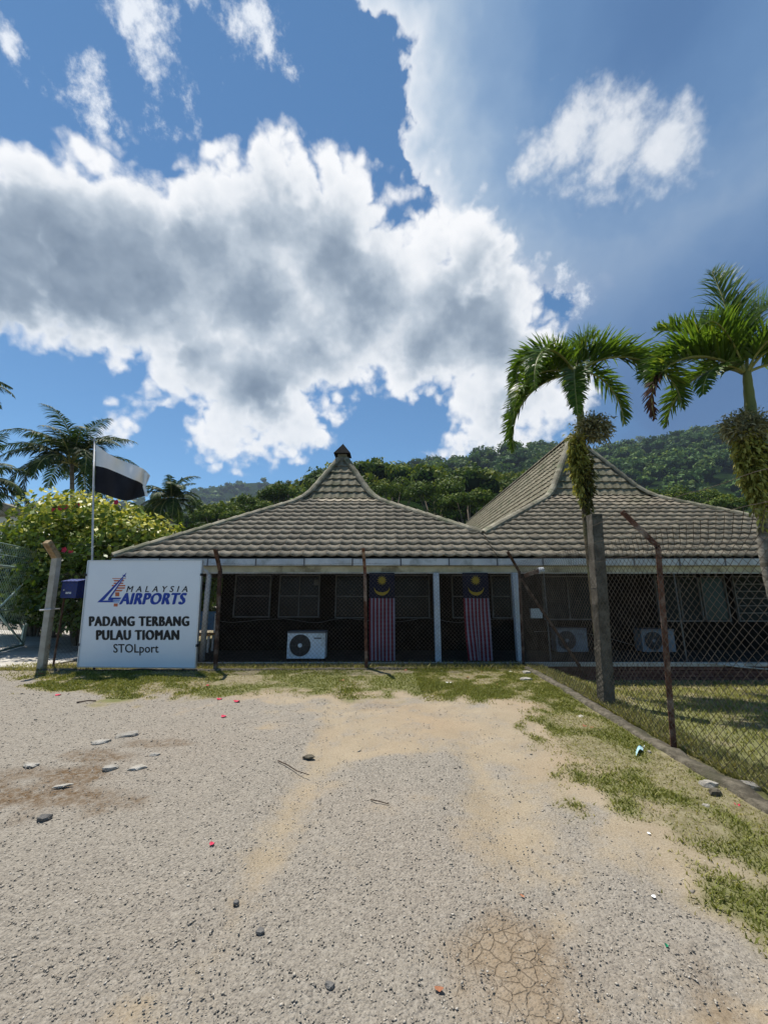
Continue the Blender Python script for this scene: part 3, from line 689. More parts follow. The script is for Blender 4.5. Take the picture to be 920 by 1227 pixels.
hip(lroof, bend(top(b0), b0, e0)); hip(lroof, bend(top(b1), b1, Mv)); hip(lroof, bend(top(b3), b3, e3)); hip(lroof, bend(top(b2), b2, Mb))
cp = MB(); A = Vector(L_ap)
cp.cbox(A + Vector((0, 0, -0.10)), (0.34, 0.34, 0.34)); cp.build('apex_block', M['hip'], lroof, bevel=0.02)
cp = MB(); s_ = 0.32; z_ = A.z + 0.02
cp.add([(A.x - s_, A.y - s_, z_ - .03), (A.x + s_, A.y - s_, z_ - .03), (A.x + s_, A.y + s_, z_ - .03), (A.x - s_, A.y + s_, z_ - .03), (A.x, A.y, z_ + 0.46)], [(0, 1, 4), (1, 2, 4), (2, 3, 4), (3, 0, 4), (3, 2, 1, 0)])
cp.build('apex_cap', M['cap'], lroof)
# --- right roof
f0, f1 = (Mv[0], EY, EZ), (RC, EY, EZ); c0, c1 = (R_b0, R_by, R_bz), (R_b1, R_by, R_bz)
d0, d1 = (R_b0, R_back, R_bz), (R_b1, R_back, R_bz); rb = (R_ap[0], R_back - 1.4, R_ap[2])
vb = (Mv[0], R_back + 2, Mv[2]); g1 = (RC, R_back + 4, EZ); g0 = (Mv[0], R_back + 4, EZ)
faces_r = [([f0, f1, c1, c0, Mv], (1, 0, 0), False, True), ([c0, c1, R_ap], (1, 0, 0), True, True), ([c0, R_ap, rb, d0], (0, 1, 0), True, False),
           ([Mv, c0, d0, vb], (0, 1, 0), False, False), ([c1, d1, rb, R_ap], (0, 1, 0), True, False), ([f1, g1, d1, c1], (0, 1, 0), False, False),
           ([d0, rb, d1], (1, 0, 0), True, False), ([g0, vb, d0, d1, g1], (1, 0, 0), False, False)]
dk = MB()
for f in faces_r: deck(dk, f[0])
rroof = dk.build('roof', M['deck'], rp)
bud = [300]; lo1, lo2 = Loose(), Loose()
for i, (p, u_, dkk, vis) in enumerate(faces_r):
    if i in (6, 7): continue
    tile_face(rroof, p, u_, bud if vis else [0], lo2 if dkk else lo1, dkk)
loose_obj(lo1, 'more_roof_tiles', M['tile'], rroof); loose_obj(lo2, 'more_roof_tiles', M['tile_dark'], rroof)
hip(rroof, bend(R_ap, c0, Mv)); hip(rroof, bend(R_ap, c1, f1)); hip(rroof, [R_ap, rb], name='ridge_tile', seg=0.42)
# --- gutters, fascia beam, soffit
def run(parent, x0, x1):
    n = int(round((x1 - x0) / 1.12)); st = (x1 - x0) / n
    for i in range(n):
        g = MB(); a, b_ = x0 + i * st + 0.004, x0 + (i + 1) * st - 0.004; y0, y1 = EY - 0.075, EY + 0.05; zb, zt = 2.20, 2.365
        pr = [(y0, zt), (y0 + 0.004, zb + 0.015), (y0 + 0.02, zb), (y1, zb), (y1, zt), (y1 - 0.006, zt), (y1 - 0.006, zb + 0.006), (y0 + 0.024, zb + 0.006), (y0 + 0.010, zb + 0.02), (y0 + 0.006, zt)]
        dz = rnd.uniform(-.004, .004)
        g.prism([(a, y, z + dz) for y, z in pr], (b_ - a, 0, 0)); g.build('gutter', M['gutter'], parent)
        s_ = MB(); s_.cbox((b_ + 0.004, y0 - 0.003, (zb + zt) / 2), (0.03, 0.012, zt - zb + 0.004)); s_.build('gutter_bracket', M['grille'], parent)
    bm_ = MB(); bm_.box((x0, EY + 0.055, 2.045), (x1, EY + 0.20, 2.195)); bm_.build('fascia_beam', M['beam'], parent, bevel=0.008)
    tr = MB(); tr.box((x0, EY + 0.045, 2.02), (x1, EY + 0.17, 2.043)); tr.build('trim', M['slab'], parent)
run(lp, LC + 0.02, Mv[0]); run(rp, Mv[0], RC)
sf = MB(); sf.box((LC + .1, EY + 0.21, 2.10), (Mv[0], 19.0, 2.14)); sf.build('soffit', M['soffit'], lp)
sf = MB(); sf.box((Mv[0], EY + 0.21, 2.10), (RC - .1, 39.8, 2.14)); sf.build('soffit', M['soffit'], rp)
# --- slabs and brick plinth
SLY = 9.10
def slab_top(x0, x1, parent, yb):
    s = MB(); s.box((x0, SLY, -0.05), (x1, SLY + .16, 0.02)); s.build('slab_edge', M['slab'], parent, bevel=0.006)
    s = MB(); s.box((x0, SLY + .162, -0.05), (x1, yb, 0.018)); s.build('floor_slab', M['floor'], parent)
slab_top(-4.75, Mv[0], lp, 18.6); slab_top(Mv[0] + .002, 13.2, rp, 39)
pl = MB(); pl.box((Mv[0] + .01, SLY + 0.06, -0.6), (13.1, 39, -0.055)); plo = pl.build('plinth', M['brick'], rp)
brick_me = MB(); brick_me.box((0, 0, 0), (0.205, 0.05, 0.062)); brick_me = brick_me.mesh('brick'); brick_me.materials.append(M['brick'])
for r_ in range(5):
    for k in range(42):
        o = bpy.data.objects.new('brick', brick_me); col.objects.link(o); o.parent = plo
        o.matrix_basis = Matrix.Translation((3.9 + k * 0.217 + (r_ % 2) * 0.108, SLY + 0.022 + rnd.uniform(-.006, .006), -0.13 - r_ * 0.074))
# --- walls (veranda at the front)
WY = 11.0
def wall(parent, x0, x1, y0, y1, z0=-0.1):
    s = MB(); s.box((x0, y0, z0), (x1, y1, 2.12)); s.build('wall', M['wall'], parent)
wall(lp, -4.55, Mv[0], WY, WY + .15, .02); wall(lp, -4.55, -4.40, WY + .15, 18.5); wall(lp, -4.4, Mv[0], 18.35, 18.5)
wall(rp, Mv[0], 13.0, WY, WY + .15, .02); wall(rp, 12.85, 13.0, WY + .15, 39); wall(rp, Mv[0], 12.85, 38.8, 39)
def window(parent, px0, py0, px1, py1, cols=1, rows=2, pane='pane', skip_l=False):
    a, b_ = at(px0, py1, WY - .03), at(px1, py0, WY - .03); x0, x1, z0, z1 = a.x, b_.x, a.z, min(b_.z, 2.06); t = 0.035
    fr = MB()
    for (lo, hi) in (((x0, z0), (x1, z0 + t)), ((x0, z1 - t), (x1, z1)), ((x0, z0 + t), (x0 + t, z1 - t)), ((x1 - t, z0 + t), (x1, z1 - t))):
        fr.box((lo[0], WY - 0.07, lo[1]), (hi[0], WY - .002, hi[1]))
    wf = fr.build('window', M['frame'], parent)
    cw, ch = (x1 - x0 - 2 * t) / cols, (z1 - z0 - 2 * t) / rows
    for i in range(cols):
        for j in range(rows):
            p = MB(); xx_, zz_ = x0 + t + i * cw, z0 + t + j * ch
            p.box((xx_ + .012, WY - 0.035, zz_ + .012), (xx_ + cw - .012, WY - 0.027, zz_ + ch - .012)); p.build('pane', M[pane], wf)
    for i in range(1, cols):
        p = MB(); p.box((x0 + t + i * cw - .014, WY - 0.065, z0 + t), (x0 + t + i * cw + .014, WY - 0.02, z1 - t)); p.build('mullion', M['frame'], wf)
    for j in range(1, rows):
        p = MB(); p.box((x0 + t, WY - 0.068, z0 + t + j * ch - .016), (x1 - t, WY - 0.018, z0 + t + j * ch + .016)); p.build('transom', M['frame'], wf)
    return wf
window(lp, 279, 689, 326, 740); window(lp, 333, 689, 384, 740, 2); window(lp, 401, 689, 438, 741); window(lp, 470, 689, 514, 741)
window(lp, 542, 689, 562, 741); window(lp, 590, 689, 611, 741)
window(rp, 652, 690, 708, 743, 2, 1, 'curtain'); window(rp, 790, 690, 838, 745, 2, 1, 'curtain'); window(rp, 842, 690, 866, 745, 1, 1, 'teal'); window(rp, 885, 690, 935, 745, 1, 6, 'curtain')
def column(parent, px, wd, dp=0.16, Y=9.33):
    p = at(px, 740, Y); s = MB(); s.box((p.x - wd / 2, Y - dp / 2, .02), (p.x + wd / 2, Y + dp / 2, 2.018)); s.build('column', M['column'], parent, bevel=0.008)
column(lp, 523.5, 0.13); column(lp, 619.5, 0.13)
for px in (655.5, 815):
    p = at(px, 740, 9.35); s = MB(); s.tube([(p.x, 9.35, .02), (p.x, 9.35, 2.018)], 0.016, 6); s.build('pipe', M['frame'], rp)
dp = MB(); q0 = at(250, 700, 9.40); dp.tube([(q0.x - .35, 9.40, 2.16), (q0.x - .16, 9.40, 2.12), (q0.x - .05, 9.40, 2.07), (q0.x, 9.40, 1.97), (q0.x, 9.40, 1.2), (q0.x + .01, 9.40, 0.02)], 0.055, 10); dp.build('downpipe', M['pole'], lp, smooth=True)
dp = MB(); q0 = at(244, 740, 9.5); dp.tube([(q0.x, 9.5, .02), (q0.x - .01, 9.5, 2.06)], 0.022, 8); dp.build('pipe', M['pole'], lp, smooth=True)
cb = MB(); pts = []
for i in range(60):
    px = 262 + i * 6.0; p = at(px, 743 + 2.2 * math.sin(i * .42) + (1.0 if i % 9 < 4 else 0), WY - 0.05); pts.append(p)
cb.tube(pts, 0.008, 5); cb.build('wall_cable', M['frame'], lp)
cb = MB(); cb.tube([at(px, 757 + (px - 640) * .13 - 6 * math.sin((px - 640) / 36), WY - .05) for px in range(640, 860, 10)], 0.008, 5); cb.build('wall_cable', M['frame'], rp)
s = MB(); s.cbox(at(379, 698, WY - .05), (.12, .05, .16)); s.build('junction_box', M['frame'], lp, bevel=.01)
s = MB(); s.cbox(at(642, 735, WY - .06), (.32, .10, .26)); s.build('junction_box', M['white'], rp, bevel=.01)
# hose lying along the slab edge and sagging off its end
h_ = MB(); h_.tube([(x, SLY - 0.012, 0.025) for x in np.arange(-4.7, 7.2, 0.5)] + [(7.4, SLY - .015, .01), (7.8, SLY - .03, -.04), (8.4, SLY - .05, -.09), (9.2, SLY - .07, -.13), (10.4, SLY - .08, -.16)], 0.016, 6)
hose = h_.build('pipe', M['slab'], smooth=True); tag(hose, 'thin pale pipe running along the slab edge under both pavilions', 'pipe')
# floodlight under the eave by the corner post
fl = thing('floodlight', 'white cylindrical lamp on a rusty bracket under the eave by the corner fence post', 'lamp', tuple(at(640, 685, 9.05)))
p = at(646, 684, 9.05); s = MB(); s.tube([p + Vector((-.02, 0, 0)), p + Vector((.10, 0, .02))], [.075, .07], 12); s.build('lamp_head', M['gutter'], fl, smooth=False)
s = MB(); s.beam(at(628, 690, 9.05), p, .03, .09); s.beam(p, (p.x, 9.36, 2.1), .03, .03); s.build('bracket', M['rust'], fl)

# ------------------------------------------------------------------ air conditioner units on the slab
def aircon(x0, x1, Y, h, label, skin='white'):
    t = thing('air_conditioner_unit', label, 'air conditioner', ((x0 + x1) / 2, Y, 0.02), 'outdoor air conditioner units on the slab')
    z0 = 0.06; wd = x1 - x0
    s = MB(); s.box((x0, Y, z0), (x1, Y + .32, z0 + h)); cs = s.build('casing', M[skin], t, bevel=0.015)
    s = MB(); s.box((x0 - .008, Y - .01, z0 + h - .03), (x1 + .008, Y + .33, z0 + h + .012)); s.build('lid', M['grille'], t, bevel=0.006)
    cx, cz, r = x0 + wd * .345, z0 + h * .50, h * .41
    s = MB(); s.tube([(cx, Y - .012, cz), (cx, Y + .012, cz)], r, 28); fan = s.build('fan_opening', M['black'], t)
    for k in range(1, 8):
        s = MB(); rr = r * k / 7.4; n = 24
        s.tube([(cx + rr * math.cos(2 * math.pi * i / n), Y - .02, cz + rr * math.sin(2 * math.pi * i / n)) for i in range(n + 1)], .0028, 4, caps=False); s.build('grille_ring', M['grille'], fan)
    for k in range(8):
        a_ = k * math.pi / 4; s = MB(); s.tube([(cx, Y - .022, cz), (cx + r * math.cos(a_), Y - .022, cz + r * math.sin(a_))], .003, 4); s.build('grille_spoke', M['grille'], fan)
    s = MB(); s.tube([(cx, Y - .03, cz), (cx, Y - .01, cz)], r * .19, 16); s.build('fan_hub', M[skin], fan)
    s = MB(); s.box((x0 + wd * .70, Y - .004, z0 + h * .74), (x0 + wd * .90, Y + .01, z0 + h * .79)); s.build('badge', M['grille'], t)
    for fx in (x0 + .1, x1 - .18):
        s = MB(); s.box((fx, Y + .02, 0.021), (fx + .08, Y + .30, z0 - .001)); s.build('foot', M['black'], t)
p0, p1 = at(343, 790, 9.42), at(389, 790, 9.42)
aircon(p0.x, p1.x, 9.42, 0.60, 'white outdoor air conditioner unit with black fan, beside the hanging striped flags')
p0, p1 = at(668, 790, 10.45), at(706, 790, 10.45); aircon(p0.x, p1.x, 10.45, 0.58, 'outdoor air conditioner unit behind the slanting brace of the corner fence post', 'white_shaded')
p0, p1 = at(772, 790, 10.45), at(812, 790, 10.45); aircon(p0.x, p1.x, 10.45, 0.56, 'outdoor air conditioner unit behind the tall rusty side fence post', 'white_shaded')

# ------------------------------------------------------------------ national flags hung from the beam
def hung_flag(px0, px1, bend_px, label):
    Y = 9.27; z1 = 2.03; zc = at(0, 717, Y).z; z0 = at(0, 792, Y).z
    xl, xr = at(px0, 740, Y).x, at(px1, 740, Y).x
    t = thing('hanging_flag', label, 'flag', ((xl + xr) / 2, Y, z0), 'national flags hung from the veranda beam')
    nc, nr = 14, 26
    def pt(i, v):
        u_ = i / nc; z = z1 + (z0 - z1) * v; k = max(0, (v - .45) / .55)
        x = xl + (xr - xl) * u_ + bend_px * k ** 1.6 * (0.75 if u_ < .5 else .2)
        return (x, Y + 0.022 * math.sin(u_ * 9 + v * 3) * (0.2 + v) + 0.012 * math.sin(v * 11 + u_ * 4), z + 0.012 * math.sin(u_ * 7) * v)
    vs = (z1 - zc) / (z1 - z0)
    for (nm, va, vb_, ms) in (('canton', 0.0, vs, None), ('stripes', vs, 1.0, 1)):
        mb = MB(); rws = [[pt(i, va + (vb_ - va) * j / nr) for i in range(nc + 1)] for j in range(nr + 1)]
        if ms is None:
            for j in range(nr):
                for i in range(nc): mb.poly([rws[j][i], rws[j + 1][i], rws[j + 1][i + 1], rws[j][i + 1]])
            obj(nm, mb.mesh(nm), M['flag_navy'], t, True)
        else:
            for i in range(nc):
                m2 = MB()
                for j in range(nr): m2.poly([rws[j][i], rws[j + 1][i], rws[j + 1][i + 1], rws[j][i + 1]])
                obj('stripe', m2.mesh('stripe'), M['flag_red' if i % 2 == 0 else 'flag_pale'], t, True)
    cx = (xl + xr) / 2; cz = z1 + (zc - z1) * .30; mb = MB(); pts = []
    for k in range(28):
        r_ = 0.125 if k % 2 == 0 else 0.065; a_ = math.pi * k / 14; pts.append((cx + r_ * math.sin(a_), Y - 0.036, cz + r_ * math.cos(a_)))
    mb.prism(pts, (0, .004, 0)); mb.build('star', M['yellow'], t)
    mb = MB(); cz = z1 + (zc - z1) * .58; pts = []; ro, ri, off = .185, .160, .062
    for k in range(21):
        a_ = math.pi * (1.0 + (k / 20)) ; pts.append((cx + ro * math.cos(a_), Y - .036, cz + ro * math.sin(a_)))
    for k in range(21):
        a_ = math.pi * (2.0 - (k / 20)); pts.append((cx + ri * math.cos(a_) * 1.12, Y - .036, cz + (ro - off) * math.sin(a_) + 0.012))
    for k in range(20):
        mb.prism([pts[k], pts[k + 1], pts[40 - k], pts[41 - k]], (0, .004, 0))
    mb.build('crescent', M['yellow'], t)
hung_flag(442, 473, 0.02, 'hanging striped flag beside the middle rusty post of the front fence')
hung_flag(556, 587, 0.07, 'hanging striped flag between two veranda columns, its foot swept to one side')
# ------------------------------------------------------------------ fences
def chain_link(name, parent, base, along, length, normal_arm, height, arm, mat, p=0.0425, r=0.0026, zfun=None, bulge=0.015, cut_top=None):
    """woven wire: zig-zag wires that interlock, bent over at the top along the post arms"""
    A = np.array(Vector(along).normalized()); Nn = np.array(Vector(normal_arm).normalized()); B = np.array(base, float)
    n = int(length / p); tot = height + arm; nj = int(tot / p)
    k = np.arange(n)[:, None]; j = np.arange(nj + 1)[None, :]
    s = (k + ((j + k) % 2)) * p; t = j * p * 1.0 + 0 * k
    s = s + (fbm(s, t, 1.3, 2, 1) - .5) * 0.03; t = t + (fbm(s, t, 1.1, 2, 2) - .5) * 0.03
    out = (fbm(s, t, 0.8, 3, 3) - .5) * 2 * bulge
    up = np.minimum(t, height); over = np.maximum(t - height, 0)
    Z = up + over * 0.72; off = out + over * 0.70
    P = B + s[..., None] * A + off[..., None] * Nn; P[..., 2] = B[2] + Z
    if zfun is not None: P[..., 2] += zfun(P[..., 0], P[..., 1]) * (1 - np.clip(t / height, 0, 1))
    ring = np.stack([r * (math.cos(a) * Nn + math.sin(a) * A) for a in (0, 2.094, 4.189)])
    V = (P[:, :, None, :] + ring[None, None]).reshape(-1, 3)
    idx = np.arange(n * (nj + 1) * 3).reshape(n, nj + 1, 3)
    q = []
    for a in range(3):
        b_ = (a + 1) % 3; q.append(np.stack([idx[:, :-1, a], idx[:, :-1, b_], idx[:, 1:, b_], idx[:, 1:, a]], -1).reshape(-1, 4))
    return tag(obj(name, arrays(name, V, np.concatenate(q)), mat, parent), kind='stuff')
def angle_post(parent, foot, knee, tip, wd, mat, name='post'):
    """steel angle iron post with a bent arm"""
    s = MB(); foot, knee, tip = Vector(foot), Vector(knee), Vector(tip)
    for (a, b_) in ((foot, knee), (knee - (tip - knee).normalized() * .01, tip)):
        s.beam(a, b_, wd, .007, up=(0, 1, 0)); x = Vector((1, 0, 0)); o_ = x * (wd / 2 - .003)
        s.beam(a + o_ + Vector((0, wd / 2 + .004, 0)), b_ + o_ + Vector((0, wd / 2 + .004, 0)), .007, wd, up=(0, 1, 0))
    return s.build(name, mat, parent)
def strand(parent, pts, name='barbed_wire', r=0.0026, barbs=True, sag=0.03):
    s = MB(); pp = []; cum = 0
    for a, b_ in zip(pts, pts[1:]):
        a, b_ = Vector(a), Vector(b_); n = max(4, int((b_ - a).length / .12))
        for i in range(n):
            t = i / n; q = a.lerp(b_, t); q.z -= sag * 4 * t * (1 - t) + rnd.uniform(-.006, .006); q.y += rnd.uniform(-.006, .006); pp.append(q)
    pp.append(Vector(pts[-1])); s.tube(pp, r, 4)
    if barbs:
        for q in pp[1:-1]:
            d = Vector((rnd.uniform(-1, 1), rnd.uniform(-1, 1), rnd.uniform(-1, 1))).normalized() * .018; s.tube([q - d, q + d], r * .8, 3)
    return s.build(name, M['wire'], parent)

ff = thing('chain_link_fence', 'rusty chain link fence across the front of the pavilions, carrying barbed wire', 'fence', (-2.0, 8.45, 0))
# white concrete end post with bent head
s = MB(); ft = gp(50, 803); kn = at(68, 668, 8.41); tp = at(56, 649, 8.12)
def slant(mb, a, b_, wx, wy): mb.beam(a, b_, wx, wy, up=(0, 1, 0))
slant(s, (ft.x, ft.y, -.1), kn, .125, .13); wp = s.build('concrete_post', M['white_post'], ff, bevel=.012)
s = MB(); s.beam(kn + Vector((0, .01, -.02)), tp, .125, .12, up=(0, 1, 0)); s.build('post_arm', M['ochre_post'], ff, bevel=.012)
s = MB(); rail = ft.lerp(kn, .52); s.tube([rail + Vector((-.13, -.09, 0)), rail + Vector((.10, -.09, 0.02)), rail + Vector((.12, .1, .02))], .018, 6); s.build('wire_tie', M['alu'], ff)
posts = {}
for (px, py, kx, ky, tx, ty, mat_) in ((258, 803, 263, 684, 257, 658, 'rust_dark'), (439, 802, 437, 684, 435, 657, 'rust'), (627, 798, 622, 685, 608, 661, 'rust_dark')):
    f_ = gp(px, py); Yf = fence_y(f_.x); f_ = Vector((f_.x, Yf, -.05)); k_ = at(kx, ky, Yf); t_ = at(tx, ty, Yf - .33)
    angle_post(ff, f_, k_, t_, .065, M[mat_]); posts[px] = (f_, k_, t_)
A0 = Vector((-7.0, 8.41, 0.03)); pk = [A0, posts[258][0], posts[439][0], posts[627][0]]
for a, b_ in zip(pk, pk[1:]):
    a, b_ = Vector((a.x, a.y, 0)), Vector((b_.x, b_.y, 0)); d = (b_ - a)
    chain_link('wire_mesh', ff, (a.x, a.y - .012, 0.03), d, d.length, (0, -1, 0), 1.98, 0.0, M['wire'])
for f_ in (0.35, 0.97):
    strand(ff, [kn.lerp(tp, f_)] + [posts[k][1].lerp(posts[k][2], f_) for k in (258, 439, 627)])
strand(ff, [Vector((-7.0, 8.40, 1.95))] + [Vector((posts[k][1].x, posts[k][1].y, 1.97)) for k in (258, 439, 627)], 'line_wire', .0032, False, .02)
strand(ff, [Vector((-7.0, 8.40, .10))] + [Vector((posts[k][0].x, posts[k][0].y, .10)) for k in (258, 439, 627)], 'line_wire', .0032, False, .01)

sf_ = thing('chain_link_fence', 'rusty chain link fence on the kerb at the side of the dirt forecourt', 'fence', (2.98, 4.4, 0))
k_ = at(788, 655, 4.37); f2 = gp(808, 899); t2 = at(745, 613, 4.37)
angle_post(sf_, (f2.x, 4.37, -.05), k_, t2, .062, M['rust'])
angle_post(sf_, (2.85, -.25, -.05), (2.87, -.25, 2.09), (2.5, -.25, 2.5), .062, M['rust'])
c_ = posts[627]
a = Vector((c_[0].x + .02, 8.86, 0)); b_ = Vector((2.90, -.25, 0)); d = b_ - a
chain_link('wire_mesh', sf_, (a.x, a.y, 0.07), d, d.length, (-1, 0, 0), 1.98, 0.26, M['wire'], r=0.0028, zfun=lambda x, y: yard(x, y) * 0, bulge=.03)
for f_ in (0.5, 0.96):
    strand(sf_, [c_[1].lerp(c_[2], f_), k_.lerp(t2, f_), Vector((2.87 - .37 * f_, -.25, 2.09 + .41 * f_))], sag=.05)
strand(sf_, [Vector((3.04, 8.86, 2.02)), Vector((k_.x - .01, 4.37, 2.04)), Vector((2.88, -.25, 2.04))], 'line_wire', .003, False, .02)
br = MB(); br.beam(at(624, 694, 8.95), Vector((at(701, 798, 8.95).x, 8.95, -.22)), .055, .05); br.build('brace', M['rust_dark'], ff)

# ------------------------------------------------------------------ leaning concrete post
cp = MB(); f_ = gp(723, 846); tpp = at(710, 617, 5.93); w_ = .083
a = Vector((3.19, 5.95, gzf(3.19, 5.95) - .1)); b_ = Vector((tpp.x + .02, 5.93, tpp.z))
rings = []
for i in range(15):
    t = i / 14; c_2 = a.lerp(b_, t); rr = [c_2 + Vector((sx * (w_ + rnd.uniform(-.006, .006)), sy * (w_ + rnd.uniform(-.006, .006)), 0)) for sx, sy in ((-1, -1), (1, -1), (1, 1), (-1, 1))]
    rings.append(rr); cp.v += [tuple(p) for p in rr]
for i in range(14):
    for k in range(4): cp.f.append([i * 4 + k, i * 4 + (k + 1) % 4, i * 4 + 4 + (k + 1) % 4, i * 4 + 4 + k]); cp.m.append(0)
cp.f += [[3, 2, 1, 0], [56, 57, 58, 59]]; cp.m += [0, 0]
tag(cp.build('concrete_post', M['conc_post'], bevel=.006), 'thick weathered square concrete post leaning inside the side fence', 'post')

# ------------------------------------------------------------------ sign
SY = 8.30
def sp_(px, py, dy=0.0): p = at(px, py, SY); return Vector((p.x, SY - dy, p.z))
sg = thing('airport_sign', 'big white board lettered PADANG TERBANG PULAU TIOMAN propped at the fence', 'sign', (-5.1, SY + .05, 0))
BL, BR, TR, TL = sp_(93, 799), sp_(234, 800.5), sp_(242, 671.5), sp_(106, 672)
s = MB(); s.prism([BL, BR, TR, TL], (0, .05, 0)); s.build('panel', M['sign'], sg)
for (a, b_) in ((BL, BR), (BR, TR), (TR, TL), (TL, BL)):
    s = MB(); s.beam(a + Vector((0, .022, 0)), b_ + Vector((0, .022, 0)), .022, .075, up=(0, 1, 0)); s.build('edge_trim', M['alu'], sg)
for u_ in (.12, .88):
    s = MB(); a = BL.lerp(BR, u_); b_ = TL.lerp(TR, u_); s.tube([(a.x, SY + .085, -.08), (b_.x, SY + .085, b_.z - .08)], .024, 8); s.build('support', M['rust_dark'], sg)
for (u_, v_) in ((0, .2), (0, .86), (1, .2), (1, .86)):
    s = MB(); p = BL.lerp(BR, u_).lerp(TL.lerp(TR, u_), v_); s.cbox(p + Vector((.012 if u_ else -.012, -.008, 0)), (.04, .05, .05)); s.build('clamp', M['black'], sg)
def letters(txt, px0, py0, px1, py1, mat, shear=0.0, bold=0.0, space=1.0, thick=0.0):
    cu = bpy.data.curves.new('txt', 'FONT'); cu.body = txt; cu.shear = shear; cu.offset = bold; cu.space_character = space; cu.resolution_u = 3; cu.fill_mode = 'FRONT' if hasattr(cu, 'fill_mode') else None
    o = bpy.data.objects.new('txt', cu); col.objects.link(o); dg = bpy.context.evaluated_depsgraph_get(); dg.update()
    me_ = bpy.data.meshes.new_from_object(o.evaluated_get(dg)); bpy.data.objects.remove(o); bpy.data.curves.remove(cu)
    co = np.array([v.co[:] for v in me_.vertices]); lo, hi = co.min(0), co.max(0)
    pts = []
    for c0_ in co:
        u_ = (c0_[0] - lo[0]) / (hi[0] - lo[0]); v_ = (c0_[1] - lo[1]) / (hi[1] - lo[1])
        p = sp_(px0 + (px1 - px0) * u_, py1 + (py0 - py1) * v_, .003); pts.append(p)
    # one mesh per letter: group connected faces, then thicken bold strokes with shifted copies
    par = list(range(len(pts)))
    def find(i):
        while par[i] != i: par[i] = par[par[i]]; i = par[i]
        return i
    polys = [list(p.vertices) for p in me_.polygons]
    for p in polys:
        for k in p[1:]: par[find(k)] = find(p[0])
    isl = {}
    for p in polys: isl.setdefault(find(p[0]), []).append(p)
    for root, ps in isl.items():
        m2 = MB(); shifts = [0.0] if not thick else [-thick, -thick * .33, thick * .33, thick]
        for q, sh in enumerate(shifts):
            for p in ps: m2.poly([pts[k] + Vector((sh, -.00025 * q, thick * .35 * (1 if q % 2 else -1) if thick else 0)) for k in p])
        obj('letter', m2.mesh('letter'), mat, sg)
    bpy.data.meshes.remove(me_)
letters('MALAYSIA', 151.5, 702.3, 224.5, 709.5, M['ink'], .28, 0, 1.75, .004)
letters('AIRPORTS', 143.5, 710.8, 223, 724.2, M['blue_ink'], .30, 0, 1.10, .019)
letters('PADANG TERBANG', 107.5, 738.8, 226, 750.2, M['ink'], 0, 0, 1.16, .017)
letters('PULAU TIOMAN', 116, 755.2, 214, 766.8, M['ink'], 0, 0, 1.16, .017)
letters('STOLport', 136, 771.8, 190, 785.5, M['ink'], 0, .004, 1.02, .003)
lg = lambda zx, zy, dy: sp_(110 + zx / 7.36, 680 + zy / 7.36, dy)
def mark(pts, mat, dy, name):
    s = MB(); s.poly([lg(x, y, dy) for x, y in pts]); return obj(name, s.mesh(name), M[mat], sg)
for i, (x0, y0, x1, y1, x2, x3) in enumerate(((180, 95, 302, 101, 182, 298), (190, 111, 288, 124, 200, 280), (198, 134, 276, 146, 190, 280), (176, 155, 296, 167, 178, 296), (186, 175, 296, 188, 192, 290), (198, 197, 276, 212, 206, 262), (207, 219, 244, 255, 207, 243), (195, 318, 230, 345, 193, 228))):
    mark([(x0, y0), (x1, y0), (x3, y1), (x2, y1)], 'orange_ink', .0028, 'tower_bar')
mark([(100, 288), (152, 285), (274, 98), (284, 84)], 'sign', .0034, 'runway_gap')
mark([(48, 308), (92, 266), (272, 84), (284, 82), (112, 284), (96, 292), (200, 292), (186, 308)], 'blue_ink', .004, 'runway_mark')
mark([(142, 290), (150, 268), (272, 98), (280, 100), (170, 266), (262, 266), (252, 280), (190, 282), (186, 292)], 'blue_ink', .0046, 'runway_mark')
mark([(188, 284), (250, 284), (246, 296), (200, 298)], 'pale_ink', .0038, 'runway_stripe')
mark([(186, 300), (246, 300), (242, 310), (186, 310)], 'pale_ink', .0042, 'runway_stripe')
mark([(258, 98), (286, 66), (308, 44), (300, 64), (268, 98)], 'blue_ink', .0052, 'aircraft_body')
mark([(266, 66), (284, 66), (300, 74), (298, 92), (290, 78), (280, 74)], 'blue_ink', .0058, 'aircraft_wing')

# ------------------------------------------------------------------ flagpole and state flag
FYp = 8.62; pt_, pb_ = at(113, 527, FYp), at(110.5, 668, FYp); dn = pb_ + (pb_ - pt_) * ((pb_.z + .1) / (pt_.z - pb_.z))
fp = thing('flagpole', 'slim pale metal flagpole rising behind the white board', 'flagpole', (dn.x, FYp, 0))
s = MB(); s.tube([dn, dn.lerp(pt_, .5), pt_], [.022, .020, .015], 10); s.build('pole', M['pole'], fp, smooth=True)
s = MB(); s.tube([pt_, pt_ + Vector((0, 0, .05))], [.024, .01], 8); s.build('finial', M['pole'], fp)
fg = thing('state_flag', 'white over black flag blowing from the slim pole', 'flag', tuple(at(113.5, 590, FYp)))
def spline(pts, t):
    t = t * (len(pts) - 1); i = min(int(t), len(pts) - 2); f = t - i
    p = [Vector(pts[max(0, min(len(pts) - 1, k))]) for k in (i - 1, i, i + 1, i + 2)]
    return 0.5 * (2 * p[1] + (p[2] - p[0]) * f + (2 * p[0] - 5 * p[1] + 4 * p[2] - p[3]) * f * f + (3 * p[1] - p[0] - 3 * p[2] + p[3]) * f ** 3)
topc = [(114.5, 532, 0), (126, 541, .05), (140, 549, -.05), (158, 556, .08), (172, 562, .02), (180, 570, .16)]
midc = [(114.5, 558, 0), (126, 560.5, .08), (140, 566, -.04), (156, 573, .09), (168, 578, .04), (174, 584, .20)]
